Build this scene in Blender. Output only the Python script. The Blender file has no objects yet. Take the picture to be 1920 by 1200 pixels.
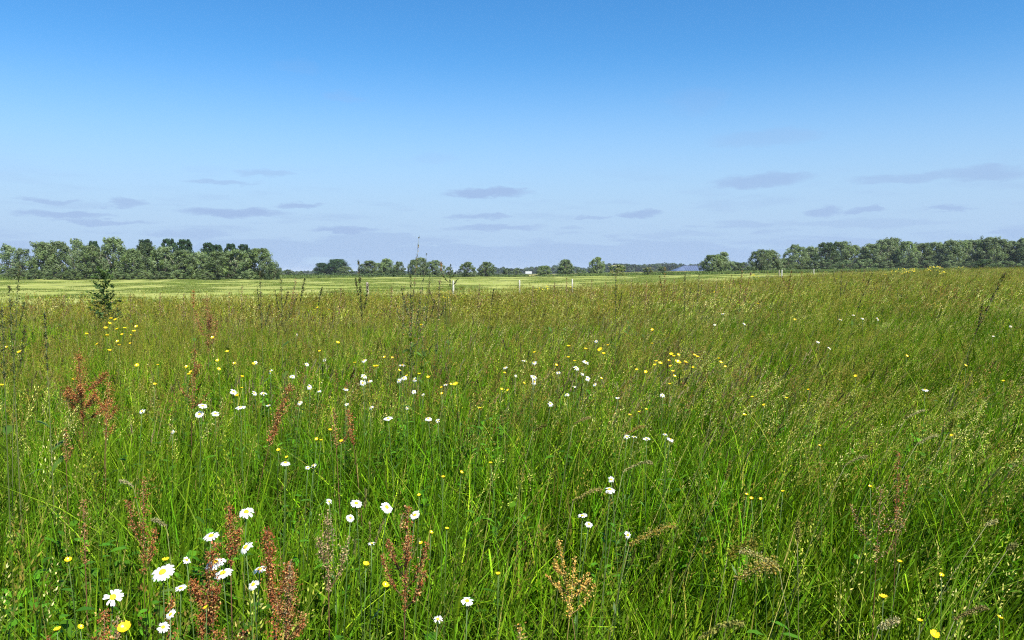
import bpy, math, random
import numpy as np
from mathutils import Vector, Matrix, Euler

SC = bpy.context.scene
COL = SC.collection
R = math.radians

# ------------------------------------------------------------------ camera
CAM_Z = 1.5
FPX = 1507.0                       # focal length in pixels of the 1920 wide photo
HV = 510.0                         # picture row of the horizon
PITCH = math.atan((600 - HV) / FPX)
cam_data = bpy.data.cameras.new("camera")
cam = bpy.data.objects.new("camera", cam_data)
COL.objects.link(cam)
cam.location = (0, 0, CAM_Z)
cam.rotation_euler = (math.pi / 2 - PITCH, 0, 0)
cam_data.sensor_width = 36
cam_data.lens = 36 * FPX / 1920
cam_data.clip_start = 0.05
cam_data.clip_end = 9000
SC.camera = cam
SC.render.resolution_x, SC.render.resolution_y = 1024, 640

# ------------------------------------------------------------------ light
SUN_EL, SUN_AZ = 52.0, 142.0       # azimuth clockwise from +Y: behind the camera, to its right
SC.view_settings.view_transform = 'Standard'
SC.view_settings.look = 'None'
SC.view_settings.exposure = 1.0
SC.view_settings.gamma = 1.0
SC.view_settings.use_curve_mapping = False
SKY_STRENGTH = 0.078
SUN_STRENGTH = 4.9

SC.render.engine = 'CYCLES'
SC.cycles.max_bounces = 5
SC.cycles.diffuse_bounces = 2
SC.cycles.glossy_bounces = 1
SC.cycles.transmission_bounces = 3
SC.cycles.volume_bounces = 0
SC.cycles.use_denoising = False
SC.cycles.adaptive_threshold = 0.01
SC.cycles.pixel_filter_type = 'BLACKMAN_HARRIS'
SC.cycles.filter_width = 1.15

world = bpy.data.worlds.new("World")
SC.world = world
world.use_nodes = True


class NT:
    def __init__(self, tree):
        self.t = tree
        self.n = tree.nodes
        self.l = tree.links

    def new(self, kind, **kw):
        nd = self.n.new(kind)
        for k, v in kw.items():
            setattr(nd, k, v)
        return nd

    def put(self, sock, v):
        if isinstance(v, bpy.types.NodeSocket):
            self.l.new(v, sock)
        elif v is not None:
            sock.default_value = v

    def math(self, op, a, b=None, c=None, clamp=False):
        nd = self.new('ShaderNodeMath', operation=op)
        nd.use_clamp = clamp
        self.put(nd.inputs[0], a)
        if b is not None:
            self.put(nd.inputs[1], b)
        if c is not None:
            self.put(nd.inputs[2], c)
        return nd.outputs[0]

    def mix(self, fac, a, b, blend='MIX'):
        nd = self.new('ShaderNodeMix', data_type='RGBA', blend_type=blend)
        self.put(nd.inputs[0], fac)
        self.put(nd.inputs[6], a)
        self.put(nd.inputs[7], b)
        return nd.outputs[2]

    def smooth(self, v, lo, hi, a=0.0, b=1.0):
        nd = self.new('ShaderNodeMapRange', interpolation_type='SMOOTHSTEP')
        self.put(nd.inputs[0], v)
        for i, x in enumerate((lo, hi, a, b)):
            self.put(nd.inputs[1 + i], x)
        return nd.outputs[0]

    def noise(self, vec, scale, detail=3.0, rough=0.5, dist=0.0):
        nd = self.new('ShaderNodeTexNoise')
        if vec is not None:
            self.put(nd.inputs['Vector'], vec)
        nd.inputs['Scale'].default_value = scale
        nd.inputs['Detail'].default_value = detail
        nd.inputs['Roughness'].default_value = rough
        nd.inputs['Distortion'].default_value = dist
        return nd.outputs[0]

    def mapping(self, vec, scale):
        nd = self.new('ShaderNodeMapping')
        self.put(nd.inputs[0], vec)
        nd.inputs['Scale'].default_value = scale
        return nd.outputs[0]


def build_world():
    t = NT(world.node_tree)
    t.n.clear()
    out = t.new('ShaderNodeOutputWorld')
    bg = t.new('ShaderNodeBackground')
    bg.inputs[1].default_value = SKY_STRENGTH
    sky = t.new('ShaderNodeTexSky', sky_type='NISHITA')
    sky.sun_disc = False
    sky.sun_elevation = R(SUN_EL)
    sky.sun_rotation = R(SUN_AZ)
    sky.air_density = 1.0
    sky.dust_density = 0.15
    sky.ozone_density = 3.2
    sky.altitude = 0
    tc = t.new('ShaderNodeTexCoord')
    sep = t.new('ShaderNodeSeparateXYZ')
    t.l.new(tc.outputs['Generated'], sep.inputs[0])
    x, y, z = sep.outputs
    az = t.math('ARCTAN2', x, y)
    hyp = t.math('SQRT', t.math('ADD', t.math('MULTIPLY', x, x), t.math('MULTIPLY', y, y)))
    el = t.math('ARCTAN2', z, hyp)
    comb = t.new('ShaderNodeCombineXYZ')
    t.put(comb.inputs[0], az)
    t.put(comb.inputs[1], t.math('MULTIPLY', el, 3.2))
    dn = t.math('SUBTRACT', t.noise(comb.outputs[0], 13, 4, 0.6), 0.5)
    dn2 = t.math('SUBTRACT', t.noise(comb.outputs[0], 34, 3, 0.6), 0.5)
    azd = t.math('ADD', az, t.math('MULTIPLY', dn, 0.09))
    eld = t.math('ADD', el, t.math('ADD', t.math('MULTIPLY', dn, 0.020), t.math('MULTIPLY', dn2, 0.012)))
    # the flat little clouds low over the fields: (column, row, half width, half height, weight)
    clouds = [(912, 363, 78, 8, 1), (440, 399, 84, 9, 1), (415, 343, 52, 5, .6), (505, 326, 48, 7, .5),
              (100, 378, 38, 5, .8), (232, 383, 24, 8, .8), (120, 403, 62, 7, .9), (185, 418, 70, 5, .8),
              (562, 387, 32, 6, .9), (650, 431, 60, 6, .9), (362, 438, 66, 7, .6), (898, 407, 60, 5, .8),
              (925, 428, 80, 7, .8), (1425, 340, 68, 12, .8), (1112, 407, 38, 4, .7), (1195, 403, 33, 6, .9),
              (1842, 327, 62, 15, .7), (1690, 336, 78, 8, .6), (1550, 397, 24, 7, .8), (1612, 396, 24, 5, .8),
              (1778, 390, 42, 5, .8), (1300, 196, 50, 25, .16), (650, 188, 34, 12, .22), (1430, 262, 90, 14, .3),
              (820, 300, 40, 10, .15), (565, 134, 38, 14, .12), (1600, 420, 150, 8, .4), (1270, 440, 90, 6, .4)]
    total = None
    for (u, v, hw, hh, w) in clouds:
        a0 = math.atan((u - 960) / FPX)
        e0 = math.atan((HV - v) / FPX * math.cos(a0))
        da = t.math('MULTIPLY', t.math('SUBTRACT', azd, a0), FPX * math.cos(a0) / hw / math.cos(a0) ** 0)
        de = t.math('MULTIPLY', t.math('SUBTRACT', eld, e0), FPX / hh)
        r2 = t.math('ADD', t.math('MULTIPLY', da, da), t.math('MULTIPLY', de, de))
        m = t.smooth(r2, 0.15, 1.6, w, 0.0)
        total = m if total is None else t.math('MAXIMUM', total, m)
    # a long bank of the same cloud along the horizon, all the way round
    comb2 = t.new('ShaderNodeCombineXYZ')
    t.put(comb2.inputs[0], t.math('MULTIPLY', x, 1.0))
    t.put(comb2.inputs[1], y)
    t.put(comb2.inputs[2], t.math('MULTIPLY', z, 7.0))
    bn = t.noise(comb2.outputs[0], 5.0, 5, 0.55)
    top = t.math('ADD', t.math('MULTIPLY', bn, 0.15), -0.034)
    bank = t.smooth(t.math('SUBTRACT', top, el), -0.005, 0.005, 0.0, 0.52)
    wisp = t.smooth(t.noise(comb2.outputs[0], 9.0, 5, 0.55), 0.52, 0.70, 0.0, 0.5)
    wisp = t.math('MULTIPLY', wisp, t.smooth(el, 0.02, 0.16, 1.0, 0.0))
    total = t.math('MAXIMUM', total, bank)
    total = t.math('MAXIMUM', total, wisp)
    # thin high veil that whitens the lower sky
    veil = t.smooth(el, 0.02, 0.27, 0.98, 0.0)
    hs = t.new('ShaderNodeHueSaturation')
    hs.inputs['Saturation'].default_value = 1.32
    hs.inputs['Value'].default_value = 1.0
    t.l.new(sky.outputs[0], hs.inputs['Color'])
    hb = t.mix(1.0, hs.outputs[0], (0.93, 1.05, 1.10, 1), 'MULTIPLY')
    c = t.mix(veil, hb, (2.85, 3.95, 5.55, 1))
    c = t.mix(t.math('MULTIPLY', total, 0.68), c, (2.15, 3.0, 4.9, 1))
    t.l.new(c, bg.inputs[0])
    t.l.new(bg.outputs[0], out.inputs[0])


build_world()

sun_d = bpy.data.lights.new("sun", 'SUN')
sun_d.energy = SUN_STRENGTH
sun_d.angle = R(0.55)
sun_d.color = (1.0, 0.955, 0.88)
sun = bpy.data.objects.new("sun", sun_d)
COL.objects.link(sun)
_sd = Vector((math.sin(R(SUN_AZ)) * math.cos(R(SUN_EL)), math.cos(R(SUN_AZ)) * math.cos(R(SUN_EL)), math.sin(R(SUN_EL))))
sun.rotation_euler = _sd.to_track_quat('Z', 'Y').to_euler()
sun.location = (20, -30, 60)

# ------------------------------------------------------------------ helpers
rng = np.random.default_rng(7)
rnd = random.Random(11)


def vnoise(x, y, seed=0):
    """smooth lattice noise 0..1"""
    x = np.asarray(x, float)
    y = np.asarray(y, float)
    xi, yi = np.floor(x).astype(np.int64), np.floor(y).astype(np.int64)
    fx, fy = x - xi, y - yi
    fx, fy = fx * fx * (3 - 2 * fx), fy * fy * (3 - 2 * fy)

    def h(a, b):
        n = (a * 374761393 + b * 668265263 + seed * 974634777) & 0x7fffffff
        n = ((n ^ (n >> 13)) * 1274126177) & 0x7fffffff
        n = (n ^ (n >> 16)) & 0xffff
        return n / 65535.0
    return (h(xi, yi) * (1 - fx) + h(xi + 1, yi) * fx) * (1 - fy) + (h(xi, yi + 1) * (1 - fx) + h(xi + 1, yi + 1) * fx) * fy


def fnoise(x, y, seed=0, oct=3):
    a, s, t = 0.0, 0.0, 1.0
    for k in range(oct):
        a = a + vnoise(np.asarray(x) * 2 ** k, np.asarray(y) * 2 ** k, seed + k * 17) * t
        s += t
        t *= 0.5
    return a / s


def ss(a, b, x):
    t = np.clip((np.asarray(x, float) - a) / (b - a), 0, 1)
    return t * t * (3 - 2 * t)


def gz(x, y):
    """height of the land: level, with a long low rise towards +X that falls away again beyond 270 m"""
    x = np.asarray(x, float)
    y = np.asarray(y, float)
    lin = 0.5 * (x + np.sqrt(x * x + 36)) - 3.0 * np.exp(-np.abs(x) / 40.0)
    lin = np.maximum(lin, 0)
    rise = 2.15 * np.tanh(0.0215 * lin / 2.15 * 1.15)
    return rise * (1 - ss(285, 480, y)) + 0.05 * (fnoise(x / 9.0, y / 9.0, 3) - 0.5)


def gz1(x, y):
    return float(gz(x, y))


def ray(u, v):
    dx, dz = (u - 960) / FPX, (600 - v) / FPX
    return (dx, math.cos(PITCH) + dz * math.sin(PITCH), -math.sin(PITCH) + dz * math.cos(PITCH))


def spot(u, v, h):
    """ground point whose plant of height h has its top on the line of sight through (u, v)"""
    d = ray(u, v)
    t = (CAM_Z - h) / max(1e-4, -d[2])
    for _ in range(30):
        g = gz1(d[0] * t, d[1] * t)
        t2 = (CAM_Z - h - g) / max(1e-4, -d[2])
        t = 0.5 * t + 0.5 * t2
    return d[0] * t, d[1] * t


def at_dist(u, v, dist):
    """point in column u at distance dist along Y; returns x, y, height above the ground of the line of sight"""
    d = ray(u, v)
    t = dist / d[1]
    x, y = d[0] * t, dist
    return x, y, CAM_Z + d[2] * t - gz1(x, y)


class MB:
    """collects vertices, faces and a colour per vertex, then builds one mesh"""

    def __init__(self):
        self.v, self.f, self.c = [], [], []

    def add(self, verts, faces, col):
        o = len(self.v)
        self.v.extend(verts)
        self.f.extend([tuple(i + o for i in f) for f in faces])
        if len(verts) and isinstance(col[0], (tuple, list, np.ndarray)):
            self.c.extend(col)
        else:
            self.c.extend([col] * len(verts))

    def mesh(self, name, mat, smooth=False):
        me = bpy.data.meshes.new(name)
        me.from_pydata([tuple(p) for p in self.v], [], self.f)
        at = me.color_attributes.new("tint", 'FLOAT_COLOR', 'POINT')
        arr = np.ones((len(self.v), 4), np.float32)
        if self.v:
            arr[:, :3] = np.array([c[:3] for c in self.c], np.float32)
        at.data.foreach_set('color', arr.ravel())
        me.materials.append(mat)
        if smooth:
            me.polygons.foreach_set('use_smooth', [True] * len(me.polygons))
        me.update()
        return me

    def tube(self, pts, radii, col, sides=5):
        """tapered tube along points"""
        rings = []
        for i, p in enumerate(pts):
            a = Vector(pts[max(i - 1, 0)])
            b = Vector(pts[min(i + 1, len(pts) - 1)])
            d = (b - a)
            d = d.normalized() if d.length > 1e-9 else Vector((0, 0, 1))
            s = d.cross(Vector((0.3, 1, 0.1))).normalized()
            w = d.cross(s)
            rings.append([Vector(p) + (s * math.cos(2 * math.pi * k / sides) + w * math.sin(2 * math.pi * k / sides)) * radii[i] for k in range(sides)])
        vs = [v for r in rings for v in r]
        fs = []
        for i in range(len(pts) - 1):
            for k in range(sides):
                k2 = (k + 1) % sides
                fs.append((i * sides + k, i * sides + k2, (i + 1) * sides + k2, (i + 1) * sides + k))
        fs.append(tuple(reversed(range(sides))))
        fs.append(tuple((len(pts) - 1) * sides + k for k in range(sides)))
        self.add(vs, fs, col)


def jit(c, k=0.15, r=rnd):
    m = 1 + r.uniform(-k, k)
    return tuple(max(0.0, x * m * (1 + r.uniform(-k * .4, k * .4))) for x in c)


def mixc(a, b, t):
    return tuple(a[i] * (1 - t) + b[i] * t for i in range(3))


def link(o, parent=None):
    COL.objects.link(o)
    if parent is not None:
        o.parent = parent
    return o


def part(name, me, parent, loc=(0, 0, 0), rot=None, kind=None):
    o = bpy.data.objects.new(name, me)
    link(o, parent)
    o.location = loc
    if rot is not None:
        o.rotation_euler = rot
    if kind:
        o['kind'] = kind
    return o


def thing(name, label, cat, loc=(0, 0, 0), rz=0.0, group=None):
    o = bpy.data.objects.new(name, None)
    o.empty_display_size = 0.1
    link(o)
    o.location = loc
    o.rotation_euler = (0, 0, rz)
    o['label'] = label
    o['category'] = cat
    if group:
        o['group'] = group
    return o


def dup(root, loc, rot, scale, label, group=None):
    r = root.copy()
    COL.objects.link(r)
    r.location = loc
    r.rotation_euler = rot
    r.scale = scale
    r['label'] = label
    if group:
        r['group'] = group
    for ch in list(root.children):
        c = ch.copy()
        COL.objects.link(c)
        c.parent = r
        for g in list(ch.children):
            d = g.copy()
            COL.objects.link(d)
            d.parent = c
    return r


# ------------------------------------------------------------------ materials
def leaf_material(name, trans=0.35, rough=0.5, spec=0.35, vary=0.25, drift=None, drift_scale=0.35, drift_amt=0.4):
    m = bpy.data.materials.new(name)
    m.use_nodes = True
    t = NT(m.node_tree)
    t.n.clear()
    out = t.new('ShaderNodeOutputMaterial')
    at = t.new('ShaderNodeAttribute', attribute_name='tint')
    oi = t.new('ShaderNodeObjectInfo')
    geo = t.new('ShaderNodeNewGeometry')
    k = t.smooth(oi.outputs['Random'], 0, 1, 1 - vary, 1 + vary)
    c = t.mix(1.0, at.outputs['Color'], k, 'MULTIPLY')
    if drift:
        n = t.noise(geo.outputs['Position'], drift_scale, 3, 0.6)
        f = t.smooth(n, 0.42, 0.66, 0.0, drift_amt)
        c = t.mix(f, c, (*drift, 1))
    p = t.new('ShaderNodeBsdfPrincipled')
    t.put(p.inputs['Base Color'], c)
    p.inputs['Roughness'].default_value = rough
    p.inputs['Specular IOR Level'].default_value = spec
    if trans > 0:
        tr = t.new('ShaderNodeBsdfTranslucent')
        warm = t.mix(1.0, c, (1.25, 1.15, 0.55, 1), 'MULTIPLY')
        t.put(tr.inputs[0], warm)
        mx = t.new('ShaderNodeMixShader')
        mx.inputs[0].default_value = trans
        t.l.new(p.outputs[0], mx.inputs[1])
        t.l.new(tr.outputs[0], mx.inputs[2])
        t.l.new(mx.outputs[0], out.inputs[0])
    else:
        t.l.new(p.outputs[0], out.inputs[0])
    return m


M_GRASS = leaf_material('grass_blades', 0.27, 0.5, 0.05, 0.46, (0.14, 0.21, 0.008), 0.5, 0.28)
M_SEED = leaf_material('seed_heads', 0.22, 0.7, 0.03, 0.5, (0.20, 0.22, 0.02), 0.35, 0.6)
M_HERB = leaf_material('herb_leaves', 0.34, 0.5, 0.08, 0.3)
M_MOWN = leaf_material('mown_grass', 0.3, 0.5, 0.3, 0.25)
M_TREE = leaf_material('tree_leaves', 0.30, 0.6, 0.2, 0.22)
M_BARK = leaf_material('bark', 0.0, 0.85, 0.1, 0.2)
M_DOCK = leaf_material('dock_seed', 0.22, 0.6, 0.2, 0.15)
M_STEM = leaf_material('stalks', 0.1, 0.5, 0.3, 0.2)
M_PETAL = leaf_material('petals', 0.3, 0.5, 0.3, 0.04)
M_DISC = leaf_material('flower_discs', 0.0, 0.7, 0.2, 0.1)
M_BUTTER = leaf_material('buttercup_petals', 0.2, 0.22, 0.6, 0.08)


def ground_material(name, base, c2, scale, streak=None, bump=0.5, detail_scale=30):
    m = bpy.data.materials.new(name)
    m.use_nodes = True
    t = NT(m.node_tree)
    p = t.n['Principled BSDF']
    geo = t.new('ShaderNodeNewGeometry')
    n1 = t.noise(geo.outputs['Position'], scale, 5, 0.6)
    c = t.mix(t.smooth(n1, 0.35, 0.65), (*base, 1), (*c2, 1))
    if streak:
        mp = t.mapping(geo.outputs['Position'], streak[0])
        n2 = t.noise(mp, streak[1], 4, 0.65, 0.4)
        c = t.mix(t.smooth(n2, 0.50, 0.60, 0, streak[3]), c, (*streak[2], 1))
    n3 = t.noise(geo.outputs['Position'], detail_scale, 3, 0.7)
    c = t.mix(1.0, c, t.smooth(n3, 0.2, 0.8, 0.75, 1.25), 'MULTIPLY')
    t.put(p.inputs['Base Color'], c)
    p.inputs['Roughness'].default_value = 0.9
    p.inputs['Specular IOR Level'].default_value = 0.1
    bp = t.new('ShaderNodeBump')
    bp.inputs['Strength'].default_value = bump
    bp.inputs['Distance'].default_value = 0.05
    t.put(bp.inputs['Height'], n3)
    t.l.new(bp.outputs[0], p.inputs['Normal'])
    return m


M_SOIL = ground_material('meadow_floor', (0.028, 0.042, 0.012), (0.05, 0.055, 0.02), 0.6)
M_FIELD = ground_material('mown_field', (0.25, 0.285, 0.06), (0.30, 0.31, 0.09), 0.09, ((0.42, 1.0, 1.0), 0.6, (0.12, 0.15, 0.03), 0.75), 0.8, 9)
M_WHEAT = ground_material('ripening_crop', (0.42, 0.36, 0.15), (0.36, 0.33, 0.13), 0.05, None, 0.4, 4)


# ------------------------------------------------------------------ the land
def sheet(name, xs, ys, mat, dz=0.0, keep=None, hfun=None):
    X, Y = np.meshgrid(xs, ys)
    Z = gz(X, Y) + dz
    if hfun is not None:
        Z = Z + hfun(X, Y)
    nx, ny = len(xs), len(ys)
    idx = np.arange(nx * ny).reshape(ny, nx)
    F = np.stack([idx[:-1, :-1], idx[:-1, 1:], idx[1:, 1:], idx[1:, :-1]], -1).reshape(-1, 4)
    if keep is not None:
        cx = (X[:-1, :-1] + X[1:, 1:]) / 2
        cy = (Y[:-1, :-1] + Y[1:, 1:]) / 2
        F = F[keep(cx, cy).ravel()]
    V = np.stack([X, Y, Z], -1).reshape(-1, 3)
    used = np.unique(F)
    remap = -np.ones(len(V), np.int64)
    remap[used] = np.arange(len(used))
    me = bpy.data.meshes.new(name)
    me.from_pydata(V[used].tolist(), [], remap[F].tolist())
    me.materials.append(mat)
    me.polygons.foreach_set('use_smooth', [True] * len(me.polygons))
    o = bpy.data.objects.new(name, me)
    o['kind'] = 'structure'
    return link(o)


gx = np.unique(np.concatenate([np.linspace(-4500, -300, 18), np.linspace(-300, 300, 101), np.linspace(300, 4500, 18)]))
gy = np.unique(np.concatenate([np.linspace(-600, -30, 6), np.linspace(-30, 100, 66), np.linspace(100, 520, 85), np.linspace(520, 7000, 24)]))
sheet('ground', gx, gy, M_SOIL, dz=-0.03)

# edge of the tall meadow: distance along Y against x / y
EDGE_A = [-2.0, -1.0, -0.57, -0.16, 0.0, 0.16, 0.29, 0.36, 0.49, 0.62, 1.0, 2.0]
EDGE_Y = [11.0, 16.5, 19.6, 25.8, 30.6, 38.7, 52.0, 70.0, 82.0, 88.0, 95.0, 100.0]


def edge_y(x, y):
    a = np.asarray(x) / np.maximum(np.asarray(y), 0.3)
    return np.interp(a, EDGE_A, EDGE_Y) + 0.8 * (fnoise(np.asarray(x) / 1.3, np.asarray(y) / 1.3, 5) - 0.5)


FAR_A = [-2, -0.64, -0.3, -0.17, 0.0, 0.12, 0.25, 0.6, 2]
FAR_Y = [150, 152, 165, 215, 232, 185, 168, 172, 175]


def far_y(x, y):
    a = np.asarray(x) / np.maximum(np.asarray(y), 0.3)
    return np.interp(a, FAR_A, FAR_Y)


def field_relief(X, Y):
    n = fnoise(X / (2.5 + Y * 0.025), Y / (1.1 + Y * 0.016), 21, 3)
    n2 = fnoise(X / 2.0, Y / 0.6, 31, 2)
    amp = 0.07 + 0.16 * ss(30, 140, Y)
    return (n - 0.5) * 2 * amp + (n2 - 0.5) * 0.05 + 0.06


sheet('mown_field', np.arange(-190, 190, 1.1), np.concatenate([np.arange(14, 90, 0.28), np.arange(90, 236, 0.45)]), M_FIELD, 0.0,
      keep=lambda x, y: (y > edge_y(x, y) - 1.5) & (y < far_y(x, y)), hfun=field_relief)
sheet('grain_field', np.arange(-60, 110, 2.5), np.arange(232, 275, 1.0), M_WHEAT, 0.0,
      keep=lambda x, y: (x > 0.02 * y) & (x < 0.36 * y), hfun=lambda X, Y: 0.45 * ss(232, 234, Y) * (1 - ss(272, 274, Y)) + 0.08 * fnoise(X / 2, Y / 1, 8))


# ------------------------------------------------------------------ scattered growth (geometry nodes, kind = stuff)
def scatter(name, protos, P, rot, scl, idx, mat=None):
    src = bpy.data.collections.new(name + '_kinds')
    for i, me in enumerate(protos):
        o = bpy.data.objects.new('%s_kind_%02d' % (name, i), me)
        src.objects.link(o)
    me = bpy.data.meshes.new(name)
    me.vertices.add(len(P))
    me.vertices.foreach_set('co', np.asarray(P, np.float32).ravel())
    a = me.attributes.new('turn', 'FLOAT_VECTOR', 'POINT')
    a.data.foreach_set('vector', np.asarray(rot, np.float32).ravel())
    a = me.attributes.new('size', 'FLOAT_VECTOR', 'POINT')
    a.data.foreach_set('vector', np.asarray(scl, np.float32).ravel())
    a = me.attributes.new('which', 'INT', 'POINT')
    a.data.foreach_set('value', np.asarray(idx, np.int32))
    o = bpy.data.objects.new(name, me)
    link(o)
    g = bpy.data.node_groups.new(name, 'GeometryNodeTree')
    g.interface.new_socket('Geometry', in_out='INPUT', socket_type='NodeSocketGeometry')
    g.interface.new_socket('Geometry', in_out='OUTPUT', socket_type='NodeSocketGeometry')
    gi, go = g.nodes.new('NodeGroupInput'), g.nodes.new('NodeGroupOutput')
    iop = g.nodes.new('GeometryNodeInstanceOnPoints')
    ci = g.nodes.new('GeometryNodeCollectionInfo')
    ci.inputs['Collection'].default_value = src
    ci.inputs['Separate Children'].default_value = True
    ci.inputs['Reset Children'].default_value = True

    def attr(nm, ty):
        nd = g.nodes.new('GeometryNodeInputNamedAttribute')
        nd.data_type = ty
        nd.inputs['Name'].default_value = nm
        return nd.outputs[0]
    L = g.links.new
    L(gi.outputs[0], iop.inputs['Points'])
    L(ci.outputs[0], iop.inputs['Instance'])
    iop.inputs['Pick Instance'].default_value = True
    L(attr('which', 'INT'), iop.inputs['Instance Index'])
    L(attr('turn', 'FLOAT_VECTOR'), iop.inputs['Rotation'])
    L(attr('size', 'FLOAT_VECTOR'), iop.inputs['Scale'])
    L(iop.outputs[0], go.inputs[0])
    md = o.modifiers.new('scatter', 'NODES')
    md.node_group = g
    o['kind'] = 'stuff'
    return o


def lean_euler(az, tilt, tilt_dir):
    """Euler XYZ of a turn az about Z followed by a tilt of `tilt` towards direction tilt_dir"""
    ca, sa = np.cos(az), np.sin(az)
    ct, st = np.cos(tilt), np.sin(tilt)
    kx, ky = -np.sin(tilt_dir), np.cos(tilt_dir)           # axis of the tilt
    # rotation matrix about the horizontal axis k
    R00 = ct + kx * kx * (1 - ct)
    R01 = kx * ky * (1 - ct)
    R02 = ky * st
    R10 = kx * ky * (1 - ct)
    R11 = ct + ky * ky * (1 - ct)
    R12 = -kx * st
    R20 = -ky * st
    R21 = kx * st
    R22 = ct
    m00 = R00 * ca + R01 * sa
    m10 = R10 * ca + R11 * sa
    m20 = R20 * ca + R21 * sa
    m21 = -R20 * sa + R21 * ca
    m22 = R22
    return np.stack([np.arctan2(m21, m22), -np.arcsin(np.clip(m20, -1, 1)), np.arctan2(m10, m00)], -1)


GREENS = [(0.042, 0.155, 0.002), (0.080, 0.24, 0.003), (0.155, 0.33, 0.005), (0.010, 0.045, 0.002), (0.25, 0.39, 0.012), (0.048, 0.18, 0.002), (0.016, 0.075, 0.002)]
DEEP = [(0.016, 0.065, 0.003), (0.030, 0.11, 0.004), (0.012, 0.045, 0.002), (0.055, 0.17, 0.005), (0.024, 0.095, 0.004), (0.14, 0.26, 0.012)]
STRAW = [(0.44, 0.38, 0.11), (0.32, 0.29, 0.06), (0.24, 0.17, 0.05)]


def blade(mb, x, y, h, w, az, bend, r, segs=3, col=None, droop=0.0):
    """one curved, tapering leaf blade"""
    ca, sa = math.cos(az), math.sin(az)
    tw = az + math.pi / 2 + r.uniform(-0.7, 0.7)
    wx, wy = math.cos(tw), math.sin(tw)
    c0 = col or r.choice(GREENS)
    c0 = jit(c0, 0.42, r)
    vs, cs = [], []
    for i in range(segs + 1):
        t = i / segs
        off = bend * h * t ** 1.8
        z = h * (t - 0.22 * bend * t * t) - droop * h * max(0, t - 0.6) ** 2 * 2.2
        ww = w * (0.75 + 0.5 * t if t < 0.5 else (1 - t) * 2.0) * 0.5
        px, py = x + ca * off, y + sa * off
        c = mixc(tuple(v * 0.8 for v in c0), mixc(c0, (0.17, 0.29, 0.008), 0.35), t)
        if i == segs:
            vs.append((px, py, z))
            cs.append(c)
        else:
            vs.append((px - wx * ww, py - wy * ww, z))
            vs.append((px + wx * ww, py + wy * ww, z))
            cs += [c, c]
    fs = [(2 * i, 2 * i + 1, 2 * i + 3, 2 * i + 2) for i in range(segs - 1)]
    k = 2 * (segs - 1)
    fs.append((k, k + 1, k + 2))
    mb.add(vs, fs, cs)


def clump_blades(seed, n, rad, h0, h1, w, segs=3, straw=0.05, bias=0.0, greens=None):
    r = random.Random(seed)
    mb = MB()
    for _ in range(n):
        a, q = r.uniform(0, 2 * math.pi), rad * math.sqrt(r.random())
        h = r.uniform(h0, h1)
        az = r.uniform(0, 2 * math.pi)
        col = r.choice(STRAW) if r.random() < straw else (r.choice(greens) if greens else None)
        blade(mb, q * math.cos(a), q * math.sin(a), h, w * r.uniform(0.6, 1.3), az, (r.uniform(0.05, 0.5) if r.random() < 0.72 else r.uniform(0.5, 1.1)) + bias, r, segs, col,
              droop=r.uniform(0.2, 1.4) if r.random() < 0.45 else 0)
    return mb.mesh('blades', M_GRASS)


HEADS = [(0.24, 0.14, 0.035), (0.15, 0.09, 0.025), (0.20, 0.11, 0.04), (0.25, 0.21, 0.035), (0.15, 0.17, 0.015), (0.42, 0.36, 0.11), (0.07, 0.045, 0.015), (0.26, 0.31, 0.02), (0.18, 0.27, 0.01)]


def seed_stem(mb, x, y, h, r, rad=0.0007, head=0.11, full=0.018, n=22, cols=HEADS, style='open', lean=None, size=0.0045):
    """a flowering grass stem: thin stalk plus an airy panicle ('open') or a dense spike ('spike')"""
    az = r.uniform(0, 2 * math.pi) if lean is None else lean
    b = r.uniform(0.05, 0.28)
    ca, sa = math.cos(az), math.sin(az)

    def pos(t):
        return Vector((x + ca * b * h * t * t, y + sa * b * h * t * t, h * (t - 0.12 * b * t * t)))
    sc = jit((0.17, 0.23, 0.035) if r.random() < 0.6 else (0.28, 0.25, 0.09), 0.3, r)
    pts = [pos(t) for t in (0.0, 0.5, 0.8, 1.0)]
    tw = r.uniform(0, math.pi)
    wx, wy = math.cos(tw) * rad, math.sin(tw) * rad
    vs = []
    for i, p in enumerate(pts):
        k = 1.3 - 0.8 * i / 3
        vs += [(p.x - wx * k, p.y - wy * k, p.z), (p.x + wx * k, p.y + wy * k, p.z)]
    mb.add(vs, [(0, 1, 3, 2), (2, 3, 5, 4), (4, 5, 7, 6)], sc)
    hc = r.choice(cols)
    d = (pos(1.0) - pos(0.9)).normalized()
    t0 = 1 - head / h
    for i in range(n):
        s = (i + r.random()) / n
        c = pos(t0 + s * (1 - t0) * 1.06)
        wd = full * (math.sin(math.pi * min(1, 0.12 + 0.88 * (1 - s)))) if style == 'open' else full * (0.75 if s < 0.9 else 0.4)
        a = r.uniform(0, 2 * math.pi)
        q = wd * (r.uniform(0.35, 1.0) if style == 'open' else r.uniform(0.5, 0.9))
        o = Vector((math.cos(a) * q, math.sin(a) * q, r.uniform(-0.3, 0.8) * q))
        e = (d * 1.0 + Vector((math.cos(a), math.sin(a), 0.2)) * (0.8 if style == 'open' else 0.35)).normalized()
        sd = e.cross(Vector((r.uniform(-1, 1), r.uniform(-1, 1), r.uniform(-1, 1)))).normalized()
        L = size * r.uniform(0.9, 1.9) * (1.0 if style == 'open' else 1.5)
        W = size * 0.42 * (1.0 if style == 'open' else 1.5)
        p0 = c + o
        mb.add([p0 - e * L * 0.5, p0 + sd * W, p0 + e * L, p0 - sd * W], [(0, 1, 2, 3)], jit(hc, 0.3, r))


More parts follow.
